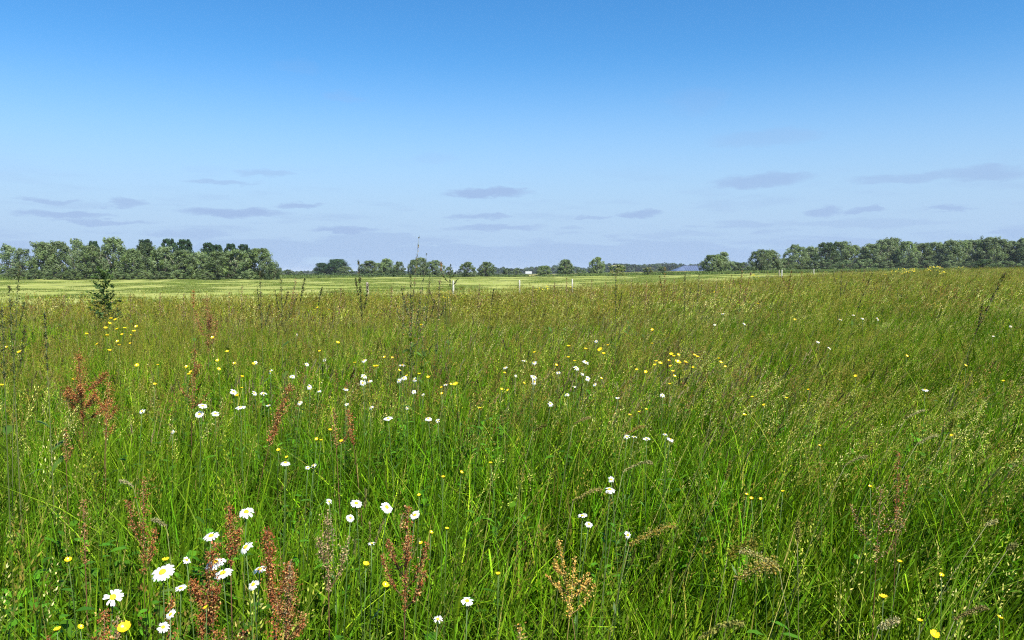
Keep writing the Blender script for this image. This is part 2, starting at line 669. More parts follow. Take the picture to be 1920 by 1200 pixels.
def clump_seed(seed, n, rad, h0, h1, style='open', wide=1.0, nq=22, cols=HEADS, head=(0.08, 0.15), blades=5):
    r = random.Random(seed)
    mb = MB()
    for _ in range(n):
        a, q = r.uniform(0, 2 * math.pi), rad * math.sqrt(r.random())
        seed_stem(mb, q * math.cos(a), q * math.sin(a), r.uniform(h0, h1), r, rad=0.0008 * wide, head=r.uniform(*head),
                  full=(0.020 if style == 'open' else 0.004) * (0.6 + 0.4 * wide), n=nq, cols=cols, style=style, size=0.0042 * wide)
    return mb.mesh('seed_heads', M_SEED)


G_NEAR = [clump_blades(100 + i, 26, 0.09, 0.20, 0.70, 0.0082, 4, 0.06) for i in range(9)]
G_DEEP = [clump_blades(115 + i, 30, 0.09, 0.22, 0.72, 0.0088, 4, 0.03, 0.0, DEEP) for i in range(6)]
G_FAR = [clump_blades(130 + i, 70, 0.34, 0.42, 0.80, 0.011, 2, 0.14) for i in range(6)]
PALE = [(0.52, 0.48, 0.14), (0.38, 0.40, 0.07), (0.60, 0.54, 0.22), (0.30, 0.37, 0.05)]
S_NEAR = [clump_seed(160 + i, 5, 0.14, 0.52, 0.88, 'open', 1.35, 34) for i in range(7)] + \
         [clump_seed(180 + i, 3, 0.12, 0.58, 0.88, 'spike', 1.0, 46, [(0.17, 0.17, 0.07), (0.22, 0.18, 0.09), (0.13, 0.12, 0.06)], (0.05, 0.09)) for i in range(3)]
S_PALE = [clump_seed(200 + i, 5, 0.14, 0.60, 0.92, 'open', 1.1, 26, PALE, (0.09, 0.17)) for i in range(5)]
S_FAR = [clump_seed(220 + i, 16, 0.36, 0.52, 0.92, 'open', 3.4, 12) for i in range(6)]
S_FARP = [clump_seed(240 + i, 14, 0.36, 0.62, 0.93, 'open', 2.6, 10, PALE) for i in range(4)]


def herb_mesh(seed, kind):
    r = random.Random(seed)
    mb = MB()
    if kind == 'broad':
        for _ in range(4):
            x, y, h = r.uniform(-.08, .08), r.uniform(-.08, .08), r.uniform(0.35, 0.62)
            mb.tube([(x, y, 0), (x + .01, y, h * .6), (x + r.uniform(-.03, .03), y, h)], [0.002, 0.0017, 0.0009], (0.05, 0.10, 0.02), 3)
            for i in range(9):
                z = h * (0.35 + 0.65 * (i / 9.0))
                a = i * 2.4 + r.uniform(-.4, .4)
                L, W = r.uniform(0.035, 0.075), r.uniform(0.008, 0.016)
                d = Vector((math.cos(a), math.sin(a), r.uniform(0.1, 0.9))).normalized()
                s = d.cross(Vector((0, 0, 1))).normalized()
                p = Vector((x, y, z))
                c = jit((0.07, 0.19, 0.010), 0.35, r)
                mb.add([p, p + d * L * .35 + s * W, p + d * L * .75 + s * W * .7 - Vector((0, 0, L * .12)), p + d * L - Vector((0, 0, L * .3)),
                        p + d * L * .75 - s * W * .7 - Vector((0, 0, L * .12)), p + d * L * .35 - s * W],
                       [(0, 1, 5), (1, 2, 4, 5), (2, 3, 4)], c)
    else:
        for _ in range(10):
            a = r.uniform(0, 6.28)
            blade(mb, r.uniform(-.06, .06), r.uniform(-.06, .06), r.uniform(0.4, 0.66), r.uniform(0.009, 0.014), a, r.uniform(0.2, 0.7), r, 4,
                  (0.085, 0.24, 0.010), droop=r.uniform(0, 1.2))
    return mb.mesh('herbs', M_HERB)


HERBS = [herb_mesh(300 + i, 'broad') for i in range(5)] + [herb_mesh(320 + i, 'long') for i in range(3)]


def polar_points(n, d0, d1, a0=-1.0, a1=1.0):
    """n points spread evenly in a wedge in front of the camera"""
    d = np.sqrt(rng.uniform(d0 * d0, d1 * d1, n))
    a = rng.uniform(a0, a1, n)
    return a * d, d


def wind(x, y):
    """how strongly the growth leans to +X: little on one side, much on the other, gusty"""
    a = ss(-10, 14, x / np.maximum(y, 3) * 14 + x * 0.6)
    return 0.05 + 0.78 * a * (0.55 + 0.9 * fnoise(x / 2.2, y / 2.2, 41)) + 0.06 * (fnoise(x * 2, y * 2, 43) - 0.5)


def lay(name, protos, parts_):
    P, Rt, S, I = [], [], [], []
    for (x, y, hs, ws, lo, hi, extra) in parts_:
        n = len(x)
        if n == 0:
            continue
        P.append(np.stack([x, y, gz(x, y) - 0.02], -1))
        tilt = np.clip(wind(x, y) * extra + rng.normal(0, 0.09, n), -0.2, 1.05)
        Rt.append(lean_euler(rng.uniform(0, 2 * np.pi, n), tilt, rng.normal(0.15, 0.35, n)))
        comp = 1 / np.cos(np.clip(tilt, 0, 0.8)) ** 0.5
        S.append(np.stack([ws * rng.uniform(.85, 1.2, n), ws * rng.uniform(.85, 1.2, n), hs * comp * rng.uniform(.85, 1.15, n)], -1))
        I.append(rng.integers(lo, hi, n))
    return scatter(name, protos, np.concatenate(P), np.concatenate(Rt), np.concatenate(S), np.concatenate(I))


def inside(x, y, off=0.0):
    return y < edge_y(x, y) + off


def height_mod(x, y):
    return 0.70 + 0.34 * fnoise(x / 1.6, y / 1.6, 51) + 0.24 * fnoise(x / 0.35, y / 0.35, 53)


def browned(x, y):
    """0..1: where flowering grass stands thick"""
    n = fnoise(x / 1.9 + 7, y / 1.9, 61)
    far = ss(2.2, 7.5, y)
    side = ss(0.05, 0.55, x / np.maximum(y, 1.0))
    n = 0.6 * n + 0.4 * fnoise(x / (3 + 0.12 * y), y / (5 + 0.2 * y), 67)
    v = 0.06 + 0.95 * ss(0.45, 0.60, n) * (0.40 + 0.60 * far) + 0.26 * far
    return np.clip(v * (1 - 0.45 * side) * (0.55 + 0.45 * ss(1.5, 4.5, y)), 0, 1)


# --- green blades
near_x, near_y = rng.uniform(-7, 7, 17000), rng.uniform(-1.2, 6.0, 17000)
k = rng.random(len(near_x)) < 0.35 + 0.65 * ss(0.35, 0.6, fnoise(near_x / 0.28, near_y / 0.28, 91))
near_x, near_y = near_x[k], near_y[k]
mx, my = polar_points(26000, 6.0, 20.0)
fx, fy = polar_points(60000, 16.0, 95.0, -0.9, 0.95)
k = rng.random(len(fx)) < np.clip(26.0 / fy, 0.25, 1)
fx, fy = fx[k], fy[k]
k = inside(mx, my)
mx, my = mx[k], my[k]
k = inside(fx, fy)
fx, fy = fx[k], fy[k]
one = lambda x, v=1.0: np.full(len(x), v)


def deep(x, y):
    """darker, lusher grass grows in drifts, most of all on the -X side close by"""
    return rng.random(len(x)) < np.clip(0.12 + 1.0 * ss(0.48, 0.62, fnoise(x / 0.9, y / 0.9, 95)) * 0.6 + 0.6 * ss(0.35, -0.45, x / np.maximum(y, 1.0)) * ss(7, 2.5, y), 0, 0.9)


dn_, dm_ = deep(near_x, near_y), deep(mx, my)
lay('meadow_grass', G_NEAR + G_FAR + G_DEEP, [
    (near_x[~dn_], near_y[~dn_], height_mod(near_x, near_y)[~dn_], one(near_x[~dn_]), 0, 9, 0.8),
    (near_x[dn_], near_y[dn_], height_mod(near_x, near_y)[dn_], one(near_x[dn_]), 15, 21, 0.8),
    (mx[~dm_], my[~dm_], height_mod(mx, my)[~dm_], one(mx[~dm_], 1.25), 0, 9, 0.9),
    (mx[dm_], my[dm_], height_mod(mx, my)[dm_], one(mx[dm_], 1.25), 15, 21, 0.9),
    (fx, fy, height_mod(fx, fy), one(fx, 1.0), 9, 15, 0.9)])

# --- flowering grass
ax, ay = rng.uniform(-6, 6, 2600), rng.uniform(-1.0, 6.0, 2600)
k = (rng.random(len(ax)) < browned(ax, ay) * (0.32 + 0.5 * ss(2.2, 5.0, ay)) + 0.03) & (np.hypot(ax, ay) > 1.35)
ax, ay = ax[k], ay[k]
bx, by = polar_points(12000, 5.5, 18.0)
k = (rng.random(len(bx)) < browned(bx, by)) & inside(bx, by)
bx, by = bx[k], by[k]
cx, cy = polar_points(70000, 14.0, 95.0, -0.9, 0.95)
k = rng.random(len(cx)) < np.clip(30.0 / cy, 0.3, 1) * (0.25 + 0.75 * browned(cx, cy))
cx, cy = cx[k], cy[k]
k = inside(cx, cy, 0.3)
cx, cy = cx[k], cy[k]
lay('flowering_grass', S_NEAR + S_FAR, [
    (ax, ay, height_mod(ax, ay), one(ax), 0, 10, 1.0),
    (bx, by, height_mod(bx, by), one(bx), 0, 10, 1.0),
    (cx, cy, height_mod(cx, cy), one(cx, 1.0), 10, 16, 1.0)])

# --- pale, wind-bent grass, mostly towards +X
px, py = rng.uniform(-5, 6, 3600), rng.uniform(0.5, 6.0, 3600)
k = (np.hypot(px, py) > 1.35) & (rng.random(len(px)) < 0.07 + 0.85 * ss(0.05, 0.55, px / np.maximum(py, 1)) * fnoise(px / 1.1, py / 1.1, 71))
px, py = px[k], py[k]
qx, qy = polar_points(12000, 5.5, 18.0)
k = (rng.random(len(qx)) < 0.08 + 0.9 * ss(-0.1, 0.5, qx / qy) * fnoise(qx / 2, qy / 2, 73)) & inside(qx, qy)
qx, qy = qx[k], qy[k]
wx_, wy_ = polar_points(30000, 14.0, 95.0, -0.9, 0.95)
k = (rng.random(len(wx_)) < (0.22 + 0.65 * ss(-0.2, 0.4, wx_ / wy_)) * np.clip(30 / wy_, 0.3, 1)) & inside(wx_, wy_, 0.3)
wx_, wy_ = wx_[k], wy_[k]
lay('bleached_grass', S_PALE + S_FARP, [
    (px, py, height_mod(px, py), one(px), 0, 5, 1.7),
    (qx, qy, height_mod(qx, qy), one(qx), 0, 5, 1.6),
    (wx_, wy_, height_mod(wx_, wy_), one(wx_), 5, 9, 1.3)])

# --- broad leaved herbs among the grass
hx, hy = rng.uniform(-5, 5, 3600), rng.uniform(0.2, 7.0, 3600)
k = rng.random(len(hx)) < 0.12 + 0.8 * ss(0.45, 0.6, fnoise(hx / 1.2, hy / 1.2, 81)) * (1 - 0.6 * ss(-0.2, 0.3, hx / np.maximum(hy, 1)))
hx, hy = hx[k], hy[k]
lay('meadow_herbs', HERBS, [(hx, hy, height_mod(hx, hy), one(hx), 0, 8, 0.5)])

# --- stubble and regrowth on the mown field
MOWN = []
for i in range(5):
    r = random.Random(400 + i)
    mb = MB()
    for _ in range(46):
        a, q = r.uniform(0, 6.28), 0.42 * math.sqrt(r.random())
        blade(mb, q * math.cos(a) * 1.5, q * math.sin(a), r.uniform(0.05, 0.15), 0.012, r.uniform(0, 6.28), r.uniform(0.2, 0.9), r, 2,
              r.choice([(0.12, 0.17, 0.025), (0.20, 0.23, 0.05), (0.08, 0.13, 0.02), (0.16, 0.17, 0.05)]))
    MOWN.append(mb.mesh('stubble', M_MOWN))
ux, uy = polar_points(90000, 16.0, 200.0, -0.85, 0.8)
k = rng.random(len(ux)) < np.clip(60.0 / uy, 0.2, 1) * ss(0.50, 0.60, fnoise(ux / (2.5 + uy * 0.025), uy / (1.1 + uy * 0.016), 21, 3))
ux, uy = ux[k], uy[k]
k = (uy > edge_y(ux, uy) - 1) & (uy < far_y(ux, uy))
ux, uy = ux[k], uy[k]
n = len(ux)
P = np.stack([ux, uy, gz(ux, uy) + field_relief(ux, uy) - 0.02], -1)
scatter('stubble', MOWN, P, np.stack([np.zeros(n), np.zeros(n), rng.normal(0, 0.3, n)], -1),
        np.stack([rng.uniform(1, 2.2, n)] * 2 + [rng.uniform(0.6, 1.3, n)], -1), rng.integers(0, 5, n))

# --- rank grass in front of the trees, beyond the mown field
RANK = []
for i in range(4):
    r = random.Random(440 + i)
    mb = MB()
    for _ in range(60):
        a, q = r.uniform(0, 6.28), 1.1 * math.sqrt(r.random())
        blade(mb, q * math.cos(a), q * math.sin(a), r.uniform(0.3, 0.8), 0.07, r.uniform(0, 6.28), r.uniform(0.1, 0.6), r, 2,
              r.choice([(0.075, 0.13, 0.03), (0.10, 0.15, 0.04), (0.06, 0.10, 0.025), (0.15, 0.16, 0.06)]))
    RANK.append(mb.mesh('rank', M_MOWN))
vx, vy = polar_points(16000, 148.0, 285.0, -0.85, 0.85)
k = (vy > far_y(vx, vy)) & ~((vx > 0.02 * vy) & (vx < 0.36 * vy) & (vy > 231) & (vy < 275))
vx, vy = vx[k], vy[k]
n = len(vx)
scatter('rank_grass', RANK, np.stack([vx, vy, gz(vx, vy) - 0.03], -1), np.stack([np.zeros(n), np.zeros(n), rng.uniform(0, 6.28, n)], -1),
        np.stack([rng.uniform(0.8, 1.6, n)] * 2 + [rng.uniform(0.6, 1.2, n)], -1), rng.integers(0, 4, n))


# ------------------------------------------------------------------ air
def haze():
    m = bpy.data.materials.new('haze')
    m.use_nodes = True
    t = NT(m.node_tree)
    t.n.clear()
    out = t.new('ShaderNodeOutputMaterial')
    pv = t.new('ShaderNodeVolumePrincipled')
    pv.inputs['Color'].default_value = (0.86, 0.93, 1.0, 1)
    pv.inputs['Density'].default_value = 0.00012
    pv.inputs['Anisotropy'].default_value = 0.0
    t.l.new(pv.outputs[0], out.inputs['Volume'])
    x0, x1, y0, y1, z0, z1 = -4600, 4600, -700, 7100, -1.2, 14.0
    v = [(x, y, z) for z in (z0, z1) for (x, y) in ((x0, y0), (x1, y0), (x1, y1), (x0, y1))]
    f = [(0, 3, 2, 1), (4, 5, 6, 7), (0, 1, 5, 4), (1, 2, 6, 5), (2, 3, 7, 6), (3, 0, 4, 7)]
    me = bpy.data.meshes.new('haze')
    me.from_pydata(v, [], f)
    me.materials.append(m)
    o = bpy.data.objects.new('haze', me)
    o['kind'] = 'stuff'
    link(o)


haze()


# ------------------------------------------------------------------ trees
def leaf_cloud(mb, c, rad, n, size, cols, r, flat=0.8, up=0.25):
    """leaf-sized faces spread through a soft clump, thicker near its outside"""
    base = r.choice(cols)
    for _ in range(n):
        d = Vector((r.gauss(0, 1), r.gauss(0, 1), r.gauss(0, 1))).normalized()
        q = (0.35 + 0.65 * r.random() ** 0.6)
        p = Vector(c) + Vector((d.x * rad * q, d.y * rad * q, d.z * rad * flat * q))
        nrm = (d * 1.3 + Vector((r.gauss(0, .5), r.gauss(0, .5), r.gauss(0, .5) + up))).normalized()
        a = nrm.cross(Vector((r.gauss(0, 1), r.gauss(0, 1), r.gauss(0, 1)))).normalized()
        b = nrm.cross(a)
        L, W = size * r.uniform(0.7, 1.4), size * r.uniform(0.35, 0.7)
        mb.add([p - a * L, p - b * W, p + a * L, p + b * W], [(0, 1, 2, 3)], jit(base, 0.14, r))


SILVER = [(0.165, 0.225, 0.095), (0.14, 0.20, 0.08), (0.19, 0.25, 0.12), (0.11, 0.165, 0.065), (0.16, 0.23, 0.07)]
DARK = [(0.028, 0.068, 0.022), (0.038, 0.082, 0.025), (0.022, 0.052, 0.02)]
MID = [(0.075, 0.12, 0.045), (0.06, 0.105, 0.04), (0.09, 0.135, 0.05)]
YELG = [(0.16, 0.20, 0.05), (0.20, 0.22, 0.07), (0.09, 0.14, 0.035)]


def tree_proto(seed, kind):
    """crown and trunk meshes for a tree one unit high; trunk base at the origin"""
    r = random.Random(seed)
    cr, tr = MB(), MB()
    bark = (0.16, 0.145, 0.12) if kind in ('willow', 'thin') else (0.09, 0.075, 0.06)
    cols, nc, ls, wid, low = {
        'willow': (SILVER, 135, 0.020, 0.42, 0.03), 'thin': (SILVER, 34, 0.022, 0.36, 0.2), 'poplar': (DARK, 150, 0.018, 0.30, 0.15),
        'oak': (DARK, 130, 0.020, 0.50, 0.1), 'round': (SILVER, 130, 0.020, 0.50, 0.03), 'mid': (MID, 130, 0.020, 0.44, 0.03),
        'bush': (MID + SILVER[:2], 36, 0.03, 0.62, 0.02), 'elder': (YELG, 30, 0.035, 0.62, 0.05)}[kind]
    H = 1.0
    nl = 5 if kind != 'poplar' else 3
    tips = []
    fork = 0.10 if kind in ('bush', 'elder', 'willow', 'round') else 0.22
    tr.tube([(0, 0, -0.03), (0.004, 0, fork * .5), (0.0, 0.003, fork)], [0.030, 0.022, 0.019], bark, 7)
    for i in range(nl):
        a = 2 * math.pi * i / nl + r.uniform(-.4, .4)
        sp = wid * r.uniform(0.35, 0.75)
        e = Vector((math.cos(a) * sp, math.sin(a) * sp, H * r.uniform(0.62, 0.84)))
        m = Vector((e.x * 0.45, e.y * 0.45, e.z * 0.55))
        tr.tube([(0, 0, fork * 0.9), m, e], [0.016, 0.010, 0.003], bark, 5)
        tips.append(e)
        for j in range(2):
            q = m + Vector((r.uniform(-.2, .2) * wid * 2, r.uniform(-.2, .2) * wid * 2, r.uniform(0.0, 0.2)))
            tr.tube([m, q], [0.007, 0.002], bark, 4)
    tr.tube([(0, 0, fork * .9), (0.01, 0, 0.55), (0, 0, 0.86)], [0.017, 0.010, 0.002], bark, 5)
    for i in range(nc):
        z = low + (1 - low) * (i + r.random()) / nc
        s = (z - low) / (1 - low)
        if kind == 'poplar':
            env = 0.35 + 0.75 * math.sin(math.pi * min(1, s * 0.80 + 0.14))
        elif kind in ('oak', 'bush', 'elder', 'round'):
            env = math.sqrt(max(0.04, 1 - (max(0, s - 0.35) / 0.66) ** 2)) * (0.8 + 0.2 * min(1, s / 0.3))
        else:
            env = (math.sin(math.pi * min(1, 0.30 + 0.66 * s)) ** 0.55) * r.uniform(0.8, 1.15)
        a = r.uniform(0, 2 * math.pi)
        q = wid * env * math.sqrt(r.uniform(0.05, 1)) * 0.86
        rad = (r.uniform(0.035, 0.075) if kind == 'poplar' else r.uniform(0.05, 0.10) if kind in ('willow', 'round', 'mid') else r.uniform(0.075, 0.14)) * (0.75 if s > 0.85 else 1.0) * 1.0
        zz = min(z, 1 - rad * 0.7)
        leaf_cloud(cr, (math.cos(a) * q, math.sin(a) * q, max(zz, rad * 0.8)), rad * (1.25 if kind in ('bush', 'elder', 'oak') else 1), {'poplar': 60, 'thin': 80, 'willow': 78, 'round': 78, 'mid': 78}.get(kind, 120), ls, cols, r, flat=1.25 if kind in ('willow', 'round', 'mid', 'thin', 'poplar') else 0.9)
    if kind in ('willow', 'thin'):
        for i in range(7):       # loose upright sprays at the top
            a, q = r.uniform(0, 6.28), wid * r.uniform(0, 0.6)
            leaf_cloud(cr, (math.cos(a) * q, math.sin(a) * q, r.uniform(0.9, 1.02)), 0.045, 40, ls, cols, r, flat=1.8)
    if kind == 'elder':
        for i in range(26):      # flat heads of cream flowers on top
            a, q = r.uniform(0, 6.28), 0.55 * math.sqrt(r.random())
            leaf_cloud(cr, (math.cos(a) * q, math.sin(a) * q, 0.98 - 0.5 * q * q), 0.05, 12, 0.03, [(0.42, 0.42, 0.22)], r, flat=0.3)
    return cr.mesh('crown', M_TREE), tr.mesh('trunk', M_BARK, True)


PROTO = {}


def tree(kind, seed, u, vtop, dist, width_px, name, label, cat='tree', group=None):
    key = (kind, seed)
    if key not in PROTO:
        PROTO[key] = tree_proto(seed, kind)
    x, y, h = at_dist(u, vtop, dist)
    nat = {'willow': 0.74, 'thin': 0.8, 'poplar': 0.52, 'oak': 1.18, 'round': 0.98, 'mid': 0.82, 'bush': 1.4, 'elder': 1.4}[kind]
    w = width_px / FPX * dist / nat
    o = thing(name, label, cat, (x, y, gz1(x, y) - 0.05), rnd.uniform(0, 6.28), group)
    o.scale = (w, w, h)
    part('crown', PROTO[key][0], o)
    part('trunk', PROTO[key][1], o)
    return o


GL = 'trees of the grove beyond the mown field'
GC = 'scattered trees in the gap between the groves'
GR = 'trees of the long wood behind the rise'
left_trees = [
    ('thin', 1, 12, 461, 175, 62, 'silvery hazy willow at the picture edge, thin crown showing sky'),
    ('thin', 2, 42, 468, 170, 50, 'thin silvery willow beside the sky gap, second from the picture edge'),
    ('willow', 1, 80, 455, 158, 58, 'grey-green willow just after the sky gap, with a squarish top'),
    ('willow', 2, 112, 454, 160, 56, 'grey-green willow with two rounded tops, third after the sky gap'),
    ('thin', 3, 142, 449, 156, 44, 'slender willow with the highest feathery tip of the grove end'),
    ('willow', 3, 168, 462, 152, 60, 'broad pale willow under the small dark poplar tip'),
    ('poplar', 1, 175, 452, 176, 26, 'dark green poplar tip poking up behind the pale willows alone'),
    ('willow', 4, 212, 448, 155, 56, 'tall willow with three upright feathery tops above the thistle clump'),
    ('willow', 5, 246, 468, 152, 52, 'lower rounded willow just beyond the three-topped willow'),
    ('poplar', 2, 271, 449, 178, 34, 'dark poplar top behind the yellow-green willow, single and pointed'),
    ('mid', 1, 272, 456, 156, 52, 'yellow-green willow with a peaked crown in mid grove'),
    ('willow', 1, 304, 464, 154, 58, 'grey willow below the pair of dark poplars'),
    ('poplar', 3, 316, 448, 180, 34, 'first of the pair of tall dark poplars standing close together'),
    ('poplar', 1, 347, 449, 180, 38, 'second of the pair of tall dark poplars, the wider one'),
    ('willow', 2, 343, 470, 153, 62, 'broad grey willow at the foot of the wide dark poplar'),
    ('willow', 3, 376, 474, 155, 48, 'small grey willow in the dip between the poplar groups'),
    ('poplar', 2, 388, 455, 178, 30, 'dark poplar top, first of the middle pair past the dip'),
    ('poplar', 3, 404, 459, 178, 30, 'dark poplar top with slanting shoulder, second of the middle pair'),
    ('willow', 4, 408, 473, 152, 60, 'pale willow standing before the middle pair of poplars'),
    ('poplar', 1, 432, 457, 178, 28, 'dark poplar top with two knobs, near the rounded grove end'),
    ('poplar', 2, 456, 458, 178, 30, 'last dark poplar top before the rounded grove end'),
    ('willow', 5, 444, 470, 153, 66, 'broad grey willow below the last dark poplar'),
    ('round', 1, 486, 466, 154, 78, 'large domed willow that closes the grove with a sloping outline'),
    ('bush', 1, 512, 493, 150, 44, 'low brownish shrub at the sloping end of the grove'),
]
for (kd, sd, u, v, d, w, lb) in left_trees:
    tree(kd, sd, u, v, d, w, {'poplar': 'poplar_tree', 'bush': 'shrub', 'mid': 'willow_tree'}.get(kd, 'willow_tree'), lb,
         'shrub' if kd == 'bush' else 'tree', GL)
mid_trees = [
    ('bush', 2, 541, 505, 240, 28, 'dark_shrub', 'small dark domed shrub beside the sloping end of the grove'),
    ('bush', 3, 565, 508, 300, 16, 'dark_shrub', 'tiny dark shrub between the domed shrub and the oak'),
    ('oak', 2, 603, 493, 330, 44, 'oak_tree', 'smaller dark oak joined to the big round oak'),
    ('oak', 1, 632, 486, 325, 58, 'oak_tree', 'big round dark green oak, the broadest dark crown on the skyline'),
    ('round', 2, 646, 499, 300, 36, 'willow_tree', 'small pale willow in front of the dark oak'),
    ('willow', 2, 692, 489, 232, 38, 'willow_tree', 'pale willow right behind the tall sorrel spike'),
    ('round', 3, 712, 493, 234, 34, 'willow_tree', 'low willow filling the gap after the tall sorrel spike'),
    ('willow', 4, 725, 486, 236, 36, 'willow_tree', 'willow with twin pointed tops past the tall sorrel spike'),
    ('willow', 1, 748, 491, 240, 24, 'willow_tree', 'narrow pointed willow above the dark olive shrub'),
    ('mid', 2, 738, 505, 228, 30, 'olive_shrub', 'dark olive shrub at the foot of the narrow pointed willow'),
    ('round', 1, 775, 487, 238, 26, 'willow_tree', 'grey willow just before the bead-stalked grass, first of a close row'),
    ('willow', 3, 788, 484, 242, 34, 'willow_tree', 'tall dull willow crossed by the bead-stalked grass'),
    ('round', 2, 815, 488, 238, 46, 'willow_tree', 'wide rounded willow right after the bead-stalked grass'),
    ('bush', 1, 842, 500, 240, 24, 'dark_shrub', 'small grey shrub beside the branching thistle top'),
    ('round', 3, 876, 491, 228, 40, 'willow_tree', 'domed silver willow, first of the matching pair beyond the white post'),
    ('round', 1, 912, 491, 230, 40, 'willow_tree', 'domed silver willow, second of the matching pair'),
    ('bush', 2, 952, 503, 260, 26, 'dark_shrub', 'low grey shrub between the domed pair and the white trailer'),
    ('bush', 3, 970, 503, 262, 24, 'dark_shrub', 'low dark shrub right beside the white trailer'),
    ('round', 2, 1020, 498, 232, 34, 'willow_tree', 'low spreading willow just past the white trailer'),
    ('willow', 5, 1061, 487, 232, 34, 'willow_tree', 'pale two-humped willow against the far dark wood'),
    ('round', 3, 1120, 482, 236, 38, 'willow_tree', 'silvery round-headed willow standing alone before the far dark wood'),
    ('bush', 1, 1088, 505, 232, 28, 'grey_shrub', 'grey scrub between the two-humped and the round-headed willow'),
    ('elder', 1, 1158, 496, 182, 42, 'elder_bush', 'elder bush with flat creamy top and dark underside'),
    ('elder', 2, 1216, 501, 182, 26, 'elder_bush', 'small bright-leaved bush standing alone in front of the far wood'),
    ('thin', 2, 1242, 500, 190, 26, 'young_willow', 'thin young willow between the lone bright bush and the barn'),
    ('round', 1, 1335, 478, 196, 54, 'willow_tree', 'silver willow hiding the end of the barn'),
    ('willow', 2, 1356, 473, 198, 36, 'willow_tree', 'pointed green willow behind the one that hides the barn'),
    ('bush', 2, 1388, 492, 205, 44, 'grey_shrub', 'low scrub in the gap between two silver willows'),
    ('round', 2, 1426, 468, 200, 50, 'willow_tree', 'rounded silver willow after the low scrub gap'),
    ('willow', 3, 1445, 470, 204, 44, 'willow_tree', 'willow merging into the rounded one, nearer the long wood'),
]
for (kd, sd, u, v, d, w, nm, lb) in mid_trees:
    tree(kd, sd, u, v, d, w, nm, lb, 'shrub' if 'shrub' in nm else ('bush' if 'bush' in nm else 'tree'), GC)
tops = [(1470, 484), (1492, 458), (1520, 463), (1552, 454), (1578, 453), (1604, 459), (1632, 457), (1660, 450), (1672, 447), (1700, 452), (1728, 456), (1756, 454),
        (1782, 451), (1806, 450), (1830, 450), (1856, 445), (1880, 449), (1902, 451), (1926, 446), (1955, 449)]
words = ['low willow notch before the long wood begins', 'dark willow at the start of the long wood, rounded and tallest there',
         'paler olive willow, second in the long wood', 'willow where the long wood steps up to full height',
         'pointed willow just past the step in the long wood', 'lower willow in the first dip of the long wood skyline',
         'grey willow above the first yellow ragwort clump', 'high willow between the two yellow ragwort clumps',
         'willow with the twisted top spike between the ragwort clumps', 'grey willow behind the taller ragwort clump',
         'willow in the second dip of the long wood skyline', 'grey willow just past the second skyline dip',
         'willow with ragged tip above the last yellow flowers', 'dense willow before the bright green bush',
         'willow right above the bright green bush', 'highest ragged willow over the bright green bush',
         'willow with pale limbs past the bright green bush', 'dark willow second from the picture edge in the long wood',
         'last willow cut by the picture edge in the long wood', 'willow beyond the picture edge at the wood end']
for i, ((u, v), lb) in enumerate(zip(tops, words)):
    kd = ['willow', 'round', 'willow', 'mid'][i % 4] if i != 1 else 'round'
    kd = 'willow' if kd == 'mid' and i > 6 else kd
    tree(kd, 1 + i % (2 if kd == 'mid' else 3 if kd == 'round' else 5), u, v + 1, 250 + (i % 3) * 6, 54 if i else 30, 'willow_tree', lb, 'tree', GR)
# shrubs that close the foot of both woods
feet_l = [(30, 503, 158, 50, 'dark'), (65, 503, 150, 44, 'pale green'), (100, 506, 148, 46, 'shady'), (135, 505, 148, 40, 'small round'), (160, 508, 150, 44, 'grey-leaved'),
          (226, 510, 149, 50, 'low domed'), (262, 505, 150, 44, 'scrubby'), (300, 508, 149, 42, 'yellowish'), (335, 507, 150, 50, 'wide'), (385, 506, 150, 50, 'dense'), (428, 507, 150, 44, 'loose'), (468, 504, 150, 40, 'bushy')]
where_l = ['under the thin willows at the grove end', 'below the sky gap of the grove', 'under the first willow after the sky gap', 'under the feathery-tipped willow', 'beside the foot of the broad pale willow',
           'just behind the thistle clump top', 'under the yellow-green willow', 'at the foot of the paired poplars', 'in front of the wide dark poplar', 'below the dip in the grove', 'before the twin-knobbed poplar', 'under the last dark poplar']
for i, ((u, v, d, w, adj), wh) in enumerate(zip(feet_l, where_l)):
    tree('bush' if i % 3 else 'round', 1 + i % 3, u, v, d, w, 'shrub', adj + ' shrub ' + wh, 'shrub', 'shrubs at the foot of the grove')
feet_r = [(1478, 485), (1515, 488), (1550, 486), (1588, 488), (1625, 486), (1665, 489), (1705, 487), (1742, 488), (1780, 488), (1815, 490), (1890, 489), (1925, 488)]
where_r = ['at the near corner of the long wood', 'under the paler olive willow', 'where the long wood steps up', 'below the pointed willow', 'behind the first ragwort clump', 'between the ragwort clumps',
           'behind the taller ragwort clump', 'under the second skyline dip', 'past the last yellow flowers', 'just before the bright green bush', 'just past the bright green bush', 'at the cut-off end of the long wood']
for i, ((u, v), wh) in enumerate(zip(feet_r, where_r)):
    tree('bush', 1 + i % 3, u, v, 243, 50, 'shrub', 'dark shady shrub ' + wh, 'shrub', 'shrubs at the foot of the long wood')
tree('mid', 3, 1846, 486, 170, 46, 'green_bush', 'bright green bush standing out before the long wood', 'bush')
tree('bush', 3, 1870, 493, 168, 30, 'green_bush', 'low green bush tucked against the bright green bush', 'bush')


